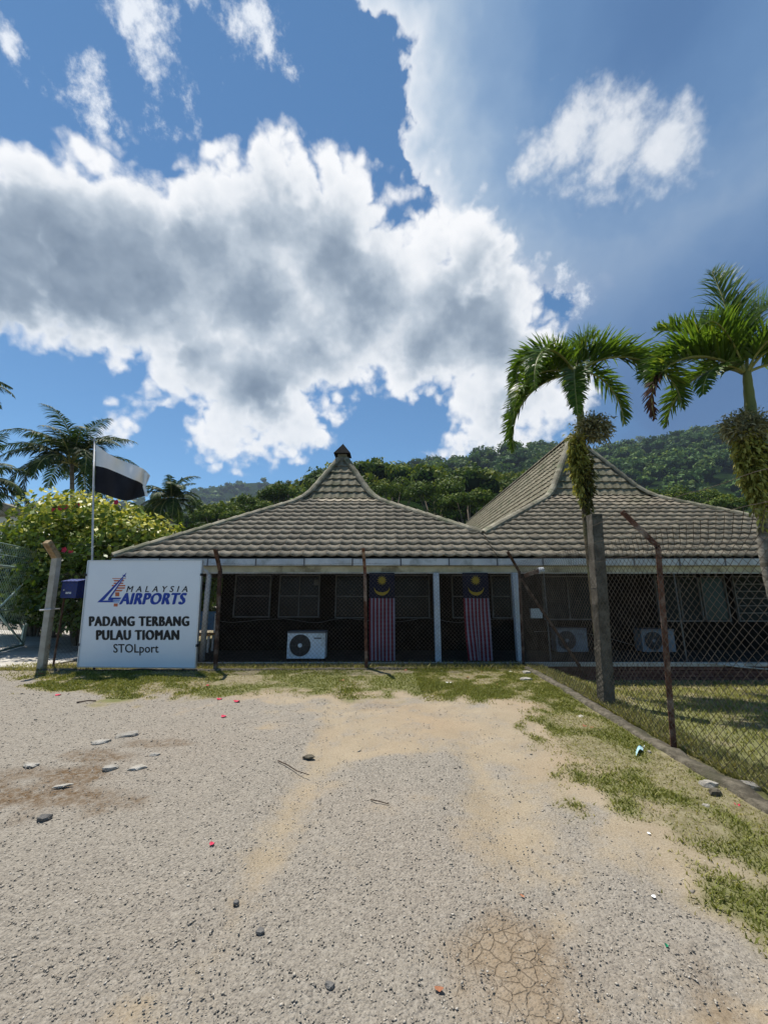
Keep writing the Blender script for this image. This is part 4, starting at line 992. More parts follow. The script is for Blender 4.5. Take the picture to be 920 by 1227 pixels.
botc = [(113.6, 589, 0), (124, 592, .10), (138, 597, -.03), (152, 600, .10), (164, 597, .05), (176, 594, .22)]
nu, nv = 40, 12
def fpt(u_, v_):
    a, b_, c_3 = spline(topc, u_), spline(midc, u_), spline(botc, u_)
    q = a.lerp(b_, v_ * 2) if v_ < .5 else b_.lerp(c_3, v_ * 2 - 1)
    p = at(q.x, q.y, FYp + q.z + .09 * math.sin(u_ * 15 + v_ * 3.0) * u_ ** .6 + .03 * math.sin(u_ * 23 - v_ * 5) * u_); return p
for (nm, v0, v1, mt) in (('white_half', 0, .5, 'flag_white'), ('black_half', .5, 1, 'flag_black')):
    mb = MB(); g = [[fpt(i / nu, v0 + (v1 - v0) * j / nv) for i in range(nu + 1)] for j in range(nv + 1)]
    mb.v = [tuple(p) for r_ in g for p in r_]
    for j in range(nv):
        for i in range(nu): mb.f.append([j * (nu + 1) + i, (j + 1) * (nu + 1) + i, (j + 1) * (nu + 1) + i + 1, j * (nu + 1) + i + 1]); mb.m.append(0)
    obj(nm, mb.mesh(nm), M[mt], fg, True)
mb = MB(); cl = [(175, 566), (174.5, 575), (173, 583), (175, 590), (176, 595)]
for a, b_ in zip(cl, cl[1:]): mb.poly([at(a[0] - 2, a[1], FYp - .08), at(b_[0] - 2, b_[1], FYp - .1), at(b_[0] + 1.2, b_[1], FYp - .06), at(a[0] + 1.6, a[1], FYp - .05)])
obj('folded_corner', mb.mesh('folded_corner'), M['flag_white'], fg)

# ------------------------------------------------------------------ mailbox on the fence
p = at(88, 706, 8.62); mbx = thing('mailbox', 'small blue metal letter box fixed on the dark fence beside the white post', 'mailbox', (p.x, 8.62, p.z - .2))
s = MB(); s.prism([(p.x - .17, 8.50, p.z - .19), (p.x - .17, 8.76, p.z - .19), (p.x - .17, 8.76, p.z + .20), (p.x - .17, 8.50, p.z + .15)], (.34, 0, 0)); s.build('box', M['mailbox'], mbx, bevel=.008)
s = MB(); s.prism([(p.x - .19, 8.48, p.z + .155), (p.x - .19, 8.77, p.z + .21), (p.x - .19, 8.77, p.z + .225), (p.x - .19, 8.48, p.z + .17)], (.38, 0, 0)); s.build('lid', M['mailbox'], mbx)
s = MB(); s.box((p.x - .06, 8.494, p.z - .10), (p.x + .06, 8.499, p.z - .06)); s.build('plate', M['alu'], mbx)
s = MB(); s.tube([(p.x - .1, 8.485, p.z - .02), (p.x - .1, 8.499, p.z - .02)], .015, 8); s.build('lock', M['alu'], mbx)
s = MB(); s.tube([(p.x - .2, 8.66, -.05), (p.x - .2, 8.66, p.z + .1)], .02, 8); s.beam((p.x - .2, 8.66, p.z), (p.x, 8.70, p.z), .03, .03); s.build('stand', M['rust_dark'], mbx)

# ------------------------------------------------------------------ open gate leaf
g_far, g_near = Vector((-10.3, 11.5, 0)), Vector((-8.95, 8.15, 0)); gd = (g_far - g_near)
gt = thing('gate', 'pale green tube gate leaf covered in wire mesh, standing open on the drive', 'gate', tuple(g_near))
def G(u_, z): p = g_near + gd * u_; return Vector((p.x, p.y, z))
for (nm, a, b_, r_) in (('stile', G(0, .06), G(0, 2.85), .03), ('stile', G(1, .06), G(1, 2.85), .03), ('rail', G(0, .10), G(1, .10), .03), ('rail', G(0, 2.22), G(1, 2.22), .03),
                        ('brace', G(.5, 1.12), G(1, 2.2), .024), ('brace', G(.5, 1.12), G(1, .12), .024), ('brace', G(.5, 1.12), G(0, 2.2), .024), ('brace', G(.5, 1.12), G(0, .12), .024), ('brace', G(0, 1.12), G(1, 1.12), .022), ('top_wire', G(0, 2.5), G(1, 2.5), .007), ('top_wire', G(0, 2.78), G(1, 2.78), .007)):
    s = MB(); s.tube([a, b_], r_, 8); s.build(nm, M['gate'], gt, smooth=True)
s = MB(); s.beam(G(.49, 1.12), G(.51, 1.12), .05, .32); s.build('hub_plate', M['gate'], gt)
s = MB(); s.beam(G(.93, 1.18), G(1.06, 1.18), .12, .16); s.build('lock_box', M['black'], gt)
s = MB(); s.beam(G(.965, .12), G(.965, .65), .05, .05); s.build('drop_bolt', M['gate'], gt)
nrm = Vector((gd.y, -gd.x, 0)).normalized()
chain_link('wire_mesh', gt, tuple(G(0, .08)), gd, gd.length, tuple(nrm), 2.72, 0.0, M['gate'], p=.060, r=.0034, bulge=.012)

# ------------------------------------------------------------------ blue bench glimpsed past the board, beyond the pavilion corner
bq = at(247, 770, 10.6); bn_ = thing('bench', 'blue bench with an orange seat edge glimpsed between the board and the pavilion wall', 'bench', (bq.x, 10.6, 0.02))
s = MB(); s.box((bq.x - .75, 10.55, .44), (bq.x + .10, 10.95, .49)); s.build('seat', M['orange'], bn_, bevel=.008)
s = MB(); s.box((bq.x - .75, 10.96, .55), (bq.x + .10, 11.0, 1.05)); s.build('backrest', M['bluetarp'], bn_, bevel=.008)
for lx in (-.70, 0.02):
    for ly in (10.60, 10.88):
        s = MB(); s.box((bq.x + lx, ly, .02 if bq.x + lx > -4.75 else 0), (bq.x + lx + .05, ly + .05, .44)); s.build('leg', M['pole'], bn_)
    s = MB(); s.box((bq.x + lx, 10.945, .49), (bq.x + lx + .05, 10.958, 1.0)); s.build('back_strut', M['pole'], bn_)
# ------------------------------------------------------------------ palms
def frond(name, parent, base, az, e0, bnd, L, nleaf, ll, mat, wid=.034, powr=1.25, dead_from=2.0, vee=.5, droop=.55, twist=0.0, start=.1, fwd=.55, side=.85, stop=1.0, rib=True):
    n = 26; pts = []; tan = []; p = Vector(base); ds = L / n
    for i in range(n + 1):
        s_ = i / n; el = e0 - bnd * s_ ** powr; a_ = az + twist * s_
        T = Vector((math.cos(el) * math.cos(a_), math.cos(el) * math.sin(a_), math.sin(el)))
        pts.append(p.copy()); tan.append((T, a_)); p = p + T * ds
    V, Fq, tint = [], [], []
    for k in range(nleaf):
        s_ = start + (stop - start) * (k + .5) / nleaf; i = min(n - 1, int(s_ * n)); f = s_ * n - i
        P0 = pts[i].lerp(pts[i + 1], f); T, a_ = tan[i]; S = Vector((-math.sin(a_), math.cos(a_), 0)); Nn = T.cross(S); Nn = -Nn if Nn.dot(Vector((0, 0, 1))) * math.copysign(1, math.cos(e0 - bnd * s_ ** powr)) < 0 else Nn
        prof = (math.sin(math.pi * min(1, .18 + .80 * s_)) ** .55) * (1 - .25 * s_)
        for sd in (-1, 1):
            ln = ll * prof * rnd.uniform(.82, 1.08); vv = vee * rnd.uniform(-.1, 1.6)
            d = (S * sd * side * rnd.uniform(.6, 1.4) + T * fwd * rnd.uniform(.7, 1.3) + Nn * vv).normalized()
            wv = (T - d * T.dot(d)).normalized(); q = P0.copy(); w0 = wid * rnd.uniform(.75, 1.1) * (.6 + .4 * prof)
            b_ = len(V); g = droop * rnd.uniform(.7, 1.4); dt = s_ > dead_from
            tn = rnd.random() * .55 + (.25 if rnd.random() < .12 else 0); br = rnd.random()
            for j, wf in enumerate((.35, 1.0, .85, .55, .06)):
                V += [tuple(q - wv * w0 * wf * .5), tuple(q + wv * w0 * wf * .5)]; tint += [(tn + (.12 if j > 3 else 0), br, 0)] * 2
                d = (d + Vector((0, 0, -g * (.18 + .22 * j * .5)))).normalized(); wv = (wv - d * wv.dot(d)).normalized(); q = q + d * ln / 4
            for j in range(4): Fq.append([b_ + 2 * j, b_ + 2 * j + 1, b_ + 2 * j + 3, b_ + 2 * j + 2])
    o = obj(name, arrays(name, V, Fq, np.array(tint)), mat, parent)
    if not rib: return o
    s = MB(); s.tube(pts, [.022 * L / 2 * (1 - .85 * i / n) + .003 for i in range(n + 1)], 5, caps=False); s.build('rib', M['rachis'], o, smooth=True)
    return o
def epiphyte(name, parent, center, rad, n, size, mat, hang=0.0, seed=1, up=0.3):
    r = np.random.default_rng(seed); c = np.array(center)
    d = r.normal(size=(n, 3)); d /= np.linalg.norm(d, axis=1)[:, None]; rr = r.random(n) ** .6 * np.where(r.random(n) < .2, 1.35, 1.0)
    hz_ = d * rr[:, None] * np.array(rad); hz_[:, :2] *= np.clip(1 + (.55 if hang > .5 else 0) * d[:, 2:3] * rr[:, None], .3, 2); p = c + hz_; out = d.copy(); out[:, 2] += up - hang
    out += r.normal(size=(n, 3)) * .9; out /= np.linalg.norm(out, axis=1)[:, None]
    sd = np.cross(out, r.normal(size=(n, 3))); sd /= np.linalg.norm(sd, axis=1)[:, None]
    ln = size * r.uniform(.5, 1.5, n)[:, None]; wd = ln * .16
    p2 = p + out * ln * .6; out2 = out.copy(); out2[:, 2] -= .6 + hang; out2 /= np.linalg.norm(out2, axis=1)[:, None]; p3 = p2 + out2 * ln * .55
    V = np.stack([p - sd * wd * .3, p + sd * wd * .3, p2 + sd * wd, p2 - sd * wd, p3], 1).reshape(-1, 3); k = (np.arange(n) * 5)[:, None]
    Fq = np.concatenate([k + [[0, 1, 2]], k + [[0, 2, 3]], k + [[3, 2, 4]]]); tt = np.clip(.15 + .55 * r.random(n) + .35 * (rr > .75), 0, 1)
    return obj(name, arrays(name, V, Fq, np.repeat(np.stack([tt, r.random(n), 0 * tt], -1), 5, 0)), mat, parent)
def ringed_trunk(name, parent, pts, r0, r1, mat, n=40):
    s = MB(); P = [spline([tuple(p) for p in pts], i / n) for i in range(n + 1)]
    s.tube(P, [(r0 + (r1 - r0) * i / n) * (1 + (.05 if i % 2 else -.03)) for i in range(n + 1)], 12); return s.build(name, mat, parent, smooth=True)

b0_ = Vector((4.10, 7.70, gzf(4.1, 7.7))); cr = at(690, 468, 7.7); mid = at(701, 605, 7.7)
pm = thing('palm_tree', 'small arching palm with a fern clump on its trunk, behind the concrete post', 'palm', tuple(b0_))
ringed_trunk('trunk', pm, [b0_ - Vector((0, 0, .1)), Vector((4.12, 7.7, 1.2)), mid, at(697, 520, 7.7)], .085, .075, M['moss_bark'])
ringed_trunk('crownshaft', pm, [at(697, 525, 7.7), at(695, 495, 7.7), cr, at(689, 440, 7.7)], .085, .05, M['shaft'], 12)
C = at(689, 448, 7.7)
D2 = math.radians
A = dict(vee=1.0, side=.45, fwd=.75)
for (az, e0, bn2, L, ll, nl_, kw) in (
        (181, 74, 178, 2.0, .60, 120, A), (2, 68, 156, 2.25, .70, 130, A), (-8, 42, 140, 2.85, .70, 140, A), (183, -8, 90, 2.6, .56, 140, A),
        (-140, 30, 125, 2.6, .52, 130, dict(vee=.5, side=.7)), (-120, -15, 70, 2.2, .48, 110, dict(vee=.4, side=.7)), (-165, 10, 100, 2.3, .5, 110, dict(vee=.5, side=.7)), (65, 64, 130, 2.1, .60, 90, A), (125, 66, 140, 2.0, .56, 90, A), (20, 84, 60, 1.5, .60, 80, A),
        (160, 60, 165, 1.9, .5, 90, A), (24, 30, 130, 2.1, .58, 90, A)):
    frond('frond', pm, C + Vector((math.cos(D2(az)), math.sin(D2(az)), 0)) * .04, D2(az), D2(e0), D2(bn2), L, nl_, ll, M['palm'], wid=.046, droop=.40, powr=1.0, **kw)
epiphyte('fern_clump', pm, at(712, 514, 7.58), (.34, .26, .30), 2600, .075, M['fern_grey'], .05, 3)
epiphyte('hanging_fern', pm, at(692, 555, 7.62), (.14, .13, .74), 1700, .11, M['fern'], .9, 4, 0)
epiphyte('hanging_fern', pm, at(701, 575, 7.62), (.15, .14, .74), 1600, .09, M['fern_dark'], .8, 5, 0)

b1_ = Vector((6.95, 6.9, gzf(6.95, 6.9))); pr = thing('palm_tree', 'tall palm with one browning frond and a fern-covered grey trunk, inside the fenced yard', 'palm', tuple(b1_))
ringed_trunk('trunk', pr, [b1_ - Vector((0, 0, .1)), at(919, 680, 6.9), at(912, 600, 6.9), at(900, 500, 6.9)], .085, .08, M['bark'], 50)
ringed_trunk('crownshaft', pr, [at(901, 505, 6.9), at(897, 470, 6.9), at(894, 440, 6.9)], .10, .06, M['shaft'], 10)
C = at(893, 446, 6.9)
B = dict(vee=.4, side=.6, start=.62, fwd=.9, rib=False)
for (az, e0, bn2, L, ll, mt, kw) in (
        (180, 60, 146, 2.45, .72, 'palm', A), (182, 42, 145, 2.9, .60, 'palm', dict(vee=.9, side=.5, stop=.66)), (182, 42, 145, 2.9, .50, 'palm_dead', B), (196, 20, 100, 1.6, .50, 'palm', dict(vee=.1, side=.8)),
        (60, 86, 18, 3.0, .86, 'palm', A), (20, 76, 55, 2.9, .84, 'palm', A), (-30, 58, 125, 2.5, .70, 'palm', A), (140, 80, 60, 2.1, .74, 'palm', A), (-80, 60, 140, 2.0, .62, 'palm', A),
        (100, 54, 135, 2.3, .62, 'palm', A), (-150, 76, 120, 1.9, .64, 'palm', A), (-10, 25, 120, 2.5, .6, 'palm', A), (165, 66, 130, 2.2, .66, 'palm', A)):
    frond('frond', pr, C + Vector((math.cos(D2(az)), math.sin(D2(az)), 0)) * .05, D2(az), D2(e0), D2(bn2), L, int(48 * L * (kw.get('stop', 1) - kw.get('start', .1))), ll, M[mt], wid=.052, droop=.40, powr=1.0, **kw)
epiphyte('fern_clump', pr, at(893, 512, 6.8), (.38, .30, .26), 2900, .08, M['fern_grey'], .2, 6)
epiphyte('hanging_fern', pr, at(900, 560, 6.82), (.17, .17, .95), 2900, .11, M['fern'], .9, 7, 0)
epiphyte('hanging_fern', pr, at(905, 555, 6.86), (.17, .17, .9), 1900, .10, M['fern_dark'], .9, 17, 0)

def coconut(base, C, L, label, seed, n=20, droop=.75):
    global rnd
    sv = rnd; rnd = random.Random(seed); base = Vector(base); C = Vector(C)
    t = thing('coconut_palm', label, 'palm', tuple(base), 'coconut palms beyond the hedge')
    ringed_trunk('trunk', t, [base - Vector((0, 0, .2)), base.lerp(C, .5) + Vector((.15, 0, 0)), C], .19, .12, M['bark'], 24)
    for k in range(n):
        az = k * 2.39996 + rnd.uniform(-.3, .3); e0 = R(88 - 92 * (k / n) ** .9 + rnd.uniform(-8, 8)); bn2 = R(70 + 55 * rnd.random() + 25 * k / n)
        frond('frond', t, C, az, e0, bn2, L * rnd.uniform(.85, 1.1), 56, L * .27, M['coco'], wid=.095, vee=.12, droop=droop, start=.14, fwd=.6)
    rnd = sv
coconut((at(88, 700, 27).x, 27, 0), at(86, 556, 27), 4.9, 'full crowned coconut palm standing behind the flagpole', 3, 30)
coconut((at(206, 700, 34).x, 34, 0), at(205, 600, 34), 3.6, 'smaller coconut palm between the flag and the pavilion roof', 5, 24)
coconut((at(-34, 700, 22).x, 22, 0), at(-34, 585, 22), 4.0, 'coconut palm whose fronds hang over the green gate', 8, 18)
coconut((at(-62, 700, 20).x, 20, 0), at(-58, 470, 20), 3.2, 'very tall coconut palm, only frond tips in view above the gate', 9, 18)
coconut((at(222, 700, 26).x, 26, 0), at(222, 648, 26), 2.3, 'low young coconut palm just over the pavilion eave', 12, 14)

# ------------------------------------------------------------------ leafy crowns
def leaf_shell(r, centers, radii, n, size, aspect=.5, jitter=.55, tip=.5, down=.15, flat=1.0):
    """leaf quads over the shells of several lobes; returns verts, quads, tint"""
    k = len(centers); w8 = radii ** 2 / (radii ** 2).sum(); which = r.choice(k, n, p=w8)
    d = r.normal(size=(n, 3)); d[:, 2] = np.where(d[:, 2] < -down, -d[:, 2] * .6, d[:, 2]); d /= np.linalg.norm(d, axis=1)[:, None]
    rr = radii[which] * (1 - .35 * r.random(n) ** 1.6); p = centers[which] + d * rr[:, None] * np.array([1, 1, flat])
    nn = d + r.normal(size=(n, 3)) * jitter; nn /= np.linalg.norm(nn, axis=1)[:, None]
    a = np.cross(nn, r.normal(size=(n, 3))); a /= np.linalg.norm(a, axis=1)[:, None]; b = np.cross(nn, a)
    s = size * r.uniform(.6, 1.4, n)[:, None]; q = aspect
    V = np.stack([p - a * s, p + b * s * q, p + a * s, p - b * s * q], 1)
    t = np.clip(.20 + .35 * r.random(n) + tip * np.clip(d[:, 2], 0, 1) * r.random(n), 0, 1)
    return V, t, which
def shrub(name, center, rx, ry, h, n, size, mat, label, seed, nl=26, tip=.8, cat='shrub', group=None, lobes=None):
    r = np.random.default_rng(seed); x, y = center; z0 = gzf(x, y)
    if lobes is None:
        th = r.uniform(0, 2 * np.pi, nl); q = r.random(nl) ** .6; c = np.stack([x + rx * .8 * q * np.cos(th), y + ry * .8 * q * np.sin(th), z0 + h * (.10 + .74 * r.random(nl) * (1 - .25 * q))], -1)
        rad = r.uniform(.16, .28, nl) * h * .9
    else: c, rad = lobes
    V, t, wh = leaf_shell(r, c, rad, n, size, .48, .6, tip)
    o_ = thing(name, label, cat, (x, y, z0), group)
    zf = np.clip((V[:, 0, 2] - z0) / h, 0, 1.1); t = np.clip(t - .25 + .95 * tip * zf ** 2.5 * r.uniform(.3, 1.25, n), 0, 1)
    tint = np.repeat(np.stack([t, r.random(n), 0 * t], -1), 4, 0)
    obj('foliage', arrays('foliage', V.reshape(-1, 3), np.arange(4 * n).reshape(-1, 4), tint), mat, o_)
    s = MB()
    for k in range(0, len(c), 2):
        q = Vector(c[k]); s.tube([(x + (q.x - x) * .15, y + (q.y - y) * .15, z0 - .05), (x + (q.x - x) * .5, y + (q.y - y) * .5, z0 + h * .25), q], [.05, .035, .015], 6)
    s.build('stem', M['wood'], o_); return o_
p = at(40, 620, 11.4); shrub('flowering_shrub', (p.x - .9, 13.9), 2.1, 1.2, 5.6, 13000, .095, M['shrub'], 'yellow tipped leafy shrub behind the open green gate', 21, 40)
p = at(105, 620, 11.4); shrub('flowering_shrub', (p.x, 11.9), 1.7, 1.2, 5.1, 13500, .092, M['shrub'], 'tall yellow tipped shrub with red blooms behind the flagpole', 22, 40)
p = at(157, 620, 11.4); shrub('flowering_shrub', (p.x, 11.7), 1.0, 1.1, 4.6, 11000, .092, M['shrub'], 'yellow tipped shrub under the state flag, reaching the pavilion eave', 23, 36)
p = at(30, 700, 13.5); shrub('hedge', (p.x, 14.3), 3.5, .9, 3.6, 9000, .12, M['shrub_dark'], 'dark green hedge shading the fence behind the gate', 24, 40, .2, 'hedge')
p = at(160, 700, 12.8); shrub('hedge', (p.x + .2, 12.9), 2.4, .7, 3.2, 7000, .12, M['shrub_dark'], 'dark green hedge behind the white board', 25, 34, .2, 'hedge')
p = at(215, 640, 20); shrub('shrub', (p.x, 21.5), 1.8, 1.2, 4.0, 4000, .16, M['shrub'], 'light green shrub between the low coconut palm and the roof', 26, 26, .4)
# red blooms on the shrubs
for i, (px, py) in enumerate(((66, 611), (73, 609), (80, 608), (94, 606), (140, 602), (78, 659), (86, 662))):
    q = at(px, py, 10.75 if py < 640 else 10.5); s = MB()
    for k in range(5):
        a_ = k * 1.2566; d = Vector((math.cos(a_), -.5, math.sin(a_))) * .085; e = Vector((-math.sin(a_), 0, math.cos(a_))) * .04
        s.poly([q, q + d * .6 + e, q + d, q + d * .6 - e])
    bl = obj('bloom', s.mesh('bloom'), M['petal']); tag(bl, 'red bloom among the yellow tipped leaves near the shrub top' if i < 5 else 'red bloom low on the shrub above the blue letter box', 'flower', 'red blooms near the shrub top' if i < 5 else 'red blooms above the letter box')

# ------------------------------------------------------------------ hills and their forest
def hill(name, prof, Yc, Y0, drop, seed, crown, n_tree, n_leaf, leaf, mat, label, back=1.35, z_foot=0.0, shape=1.0, tip=.5):
    r = np.random.default_rng(seed); px = np.array([a for a, _ in prof], float); py = np.array([b for _, b in prof], float)
    cols = np.linspace(px[0], px[-1], 90); cy = np.interp(cols, px, py)
    crest = np.array([at(a, b, Yc)[:] for a, b in zip(cols, cy)]); ux = crest[:, 0] / Yc; zc = np.maximum(crest[:, 2] - drop, 2)
    vs_ = np.linspace(0, 1, 24)
    def surf(u, v):
        Yv = Y0 + (Yc - Y0) * np.clip(v, 0, None); zz = np.interp(u, cols, zc); xr = np.interp(u, cols, ux)
        f = np.clip(v, 0, 1) ** shape; f = np.where(v > 1, 1 - (v - 1) * 1.5, f)
        return np.stack([xr * Yv, Yv, z_foot + (zz - z_foot) * np.clip(f, 0, 1) - (v <= 0) * 1.0], -1)
    vv = np.concatenate([vs_, np.array([1.08, 1.2, 1.45, 1.7])]); U, Vv = np.meshgrid(cols, vv, indexing='ij')
    S = surf(U, Vv); S[..., 2] += (fbm(S[..., 0], S[..., 1], 6.0 / Yc, 4, 1) - .5) * drop * .9 * (Vv > .02)
    nx_, ny_ = U.shape; I = np.arange(nx_ * ny_).reshape(nx_, ny_); qd = np.stack([I[:-1, :-1], I[1:, :-1], I[1:, 1:], I[:-1, 1:]], -1).reshape(-1, 4)
    tag(obj(name, arrays(name, S.reshape(-1, 3), qd), M['hill'], smooth=True), kind='structure')
    u = r.uniform(cols[0], cols[-1], n_tree); v = r.random(n_tree) ** .7 * 1.03; base = surf(u, v)
    cr_ = crown * r.uniform(.6, 1.35, n_tree) * (.75 + .25 * base[:, 1] / Yc); VV, TT = [], []
    CV, CF = [], []
    for i in range(n_tree):
        c0_ = base[i] + np.array([0, 0, cr_[i] * r.uniform(.45, 1.15)]); nl = 9
        d = r.normal(size=(nl, 3)); d[:, 2] = np.abs(d[:, 2]) * .8; d /= np.linalg.norm(d, axis=1)[:, None]
        c = c0_ + d * cr_[i] * .62 * np.array([1, 1, .75]); c[0] = c0_; rad = cr_[i] * r.uniform(.30, .55, nl); rad[0] = cr_[i] * .7
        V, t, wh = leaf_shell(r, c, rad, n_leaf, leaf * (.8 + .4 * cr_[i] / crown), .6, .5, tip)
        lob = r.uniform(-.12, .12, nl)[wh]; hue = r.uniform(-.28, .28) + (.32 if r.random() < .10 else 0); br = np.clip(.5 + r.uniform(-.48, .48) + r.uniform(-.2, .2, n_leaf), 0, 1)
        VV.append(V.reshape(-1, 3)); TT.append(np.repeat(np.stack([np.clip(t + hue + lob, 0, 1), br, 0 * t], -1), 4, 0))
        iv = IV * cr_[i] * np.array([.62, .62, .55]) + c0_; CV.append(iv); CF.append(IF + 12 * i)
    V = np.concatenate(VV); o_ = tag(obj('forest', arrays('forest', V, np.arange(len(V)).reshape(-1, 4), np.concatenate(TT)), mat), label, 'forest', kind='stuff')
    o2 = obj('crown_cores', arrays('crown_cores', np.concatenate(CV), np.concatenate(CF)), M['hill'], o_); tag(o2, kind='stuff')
hill('hill', [(-520, 640), (-200, 628), (0, 622), (120, 618), (200, 622), (260, 614), (320, 600), (365, 582), (400, 564), (440, 555), (480, 563), (540, 566), (600, 570), (680, 580), (760, 606), (900, 636), (1400, 655)],
     150, 42, 6.0, 31, 3.9, 850, 300, .40, M['forest_near'], 'dense dark green jungle on the near slope behind both roofs', tip=.6, shape=.72)
hill('hill', [(250, 650), (380, 605), (450, 570), (500, 556), (560, 548), (600, 536), (640, 533), (680, 540), (720, 540), (760, 534), (800, 524), (850, 514), (920, 513), (1050, 502), (1500, 520)],
     420, 150, 9.0, 32, 8.0, 1600, 130, 1.12, M['forest'], 'forested mountainside rising behind the palms', shape=.85)
hill('hill', [(-500, 610), (0, 604), (120, 602), (205, 594), (240, 582), (300, 574), (345, 577), (400, 585), (500, 590), (620, 560), (700, 540), (745, 529), (790, 519), (840, 522), (920, 530), (1400, 560)],
     1000, 600, 11.0, 33, 10.0, 2300, 34, 3.0, M['forest'], 'far wooded ridge seen past the flag and above the mountainside')
# single trees that stand out from the wood
def tree(px, py, Y, rad, mat, label, seed, n=7000, size=.2, z0=0.0):
    C = at(px, py, Y); r = np.random.default_rng(seed); t = thing('broadleaf_tree', label, 'tree', (C.x, Y, z0), 'trees behind the pavilions')
    nl = 16; d = r.normal(size=(nl, 3)); d[:, 2] = np.abs(d[:, 2]) * .7 - .15; d /= np.linalg.norm(d, axis=1)[:, None]
    c = np.array(C[:]) + d * rad * .62 * np.array([1.15, 1.0, .7]); rd = rad * r.uniform(.26, .46, nl)
    ne = 14; th = r.uniform(0, 6.28, ne); q = r.random(ne) ** .5 * rad * .9
    c = np.concatenate([c, np.array(C[:]) + np.stack([q * np.cos(th), q * np.sin(th), -rad * r.uniform(.4, 1.9, ne)], -1)]); rd = np.concatenate([rd, rad * r.uniform(.28, .46, ne)]); nl2 = len(c)
    V, tt, wh = leaf_shell(r, c, rd, n, size, .55, .6, .6); lob = r.uniform(-.15, .15, nl2)[wh]
    obj('crown', arrays('crown', V.reshape(-1, 3), np.arange(4 * n).reshape(-1, 4), np.repeat(np.stack([np.clip(tt + lob, 0, 1), r.random(n), 0 * tt], -1), 4, 0)), mat, t)
    s = MB(); base_ = Vector((C.x + rad * .1, Y, z0 - .3)); s.tube([base_, base_.lerp(C, .6) + Vector((.15, 0, 0)), C], [rad * .075, rad * .055, rad * .03], 8)
    for k in range(0, nl, 2): s.tube([base_.lerp(C, .62), (base_.lerp(C, .62) + Vector(c[k])) / 2 + Vector((0, 0, -rad * .1)), c[k]], [rad * .035, rad * .025, rad * .01], 5)
    s.build('trunk', M['wood'], t, smooth=True)
tree(798, 606, 70, 5.0, M['forest_near'], 'round topped tree showing over the right roof hip, beside the tall palm', 41)
tree(838, 606, 66, 4.6, M['forest_near'], 'second round topped tree over the right roof hip', 42)
tree(872, 612, 58, 3.4, M['forest_near'], 'low tree at the foot of the mountainside beside the ferny trunk', 43)
tree(470, 596, 62, 4.6, M['forest_near'], 'dense tree rising behind the steep roof peak', 44)
tree(520, 598, 58, 4.8, M['forest_near'], 'broad light green tree in the gap between the two roofs', 45)
tree(560, 606, 52, 3.6, M['forest_near'], 'shorter tree beside the valley where the roofs meet', 46)
tree(335, 598, 66, 3.6, M['forest_near'], 'bright green tree beside the steep roof peak, on the flagpole side', 47)
tree(300, 614, 60, 3.6, M['forest_near'], 'dark tree standing over the long left roof hip', 48)
tree(262, 622, 52, 3.4, M['forest_near'], 'bushy tree between the low coconut palm and the roof hip', 49)

# pale house half hidden by the coconut palms
hp = at(20, 600, 33); hs = thing('house', 'pale house wall and roof half hidden by coconut palms behind the gate', 'building', (hp.x, 34, 0))
s = MB(); s.box((hp.x - 5, 33, 0), (hp.x + 2.4, 40, 8.0)); s.build('wall', M['house'], hs)
s = MB(); s.prism([(hp.x - 5.4, 32.5, 8.01), (hp.x + 2.8, 32.5, 8.01), (hp.x - 1.3, 32.5, 9.3)], (0, 8, 0)); s.build('roof', M['hip'], hs)
for wx in (-3.4, -.4):
    s = MB(); s.box((hp.x + wx, 32.93, 5.6), (hp.x + wx + 1.2, 32.995, 7.0)); s.build('window', M['pane'], hs)
# ------------------------------------------------------------------ small things lying on the ground
def rock(px, py, sx, sy, sz, label, mat='stone', seed=0, rot=0.0, cat='stone', name='stone'):
    p = gp(px, py); r = random.Random(seed); bm = bmesh.new(); bmesh.ops.create_icosphere(bm, subdivisions=2, radius=1.0)
    ph = [r.uniform(0, 6.28) for _ in range(9)]
    for v in bm.verts:
        c = v.co; k = 1 + r.uniform(-.07, .07) + .16 * math.sin(3 * c.x + ph[0]) * math.cos(2.5 * c.y + ph[1]) + .10 * math.sin(5 * c.y + ph[2] + 3 * c.z) + .06 * math.sin(9 * c.x + ph[3]) * math.sin(8 * c.z + ph[4])
        c = c * k; c.z = max(-.6, min(c.z, .72 + .05 * math.sin(4 * c.x + ph[5]))); v.co = (c.x * sx, c.y * sy, c.z * sz)
    bm.transform(Matrix.Rotation(rot, 4, 'Z')); me_ = bpy.data.meshes.new(name); bm.to_mesh(me_); bm.free()
    o = obj(name, me_, M[mat]); o.location = (p.x, p.y, gzf(p.x, p.y) + sz * .35); return tag(o, label, cat)
rock(152, 882, .13, .075, .035, 'largest flat grey slab of stone beside the brown damp patch', seed=1, rot=.5)
rock(120, 892, .09, .05, .03, 'broken stone pieces at the upper rim of the brown damp patch', seed=2, rot=.3)
rock(165, 921, .07, .04, .022, 'flat oval stone below the largest slab on the gravel', seed=3, rot=.4)
rock(132, 922, .075, .045, .03, 'pale angular stone between the damp patch and the flat oval stone', seed=4, rot=.2)
rock(37, 918, .075, .045, .022, 'pale flat stone on the dry crust above the damp patch', seed=5)
rock(75, 944, .07, .02, .014, 'thin pale sliver of stone in the middle of the damp patch', seed=6, rot=.45)
rock(53, 981, .05, .035, .03, 'dark lump of stone on the gravel below the damp patch', 'stone_dark', 7)
rock(185, 905, .06, .035, .02, 'small pale stone in the rubble behind the flat oval stone', seed=8)
rock(849, 943, .068, .045, .05, 'white painted stone lying against the kerb', 'stone', 9, -.4)
rock(857, 953, .05, .035, .05, 'dull brown stone tucked under the white stone by the kerb', 'kerb', 10, .1)
rock(846, 966, .028, .022, .02, 'small pale stone in the grass below the white stone', seed=11)
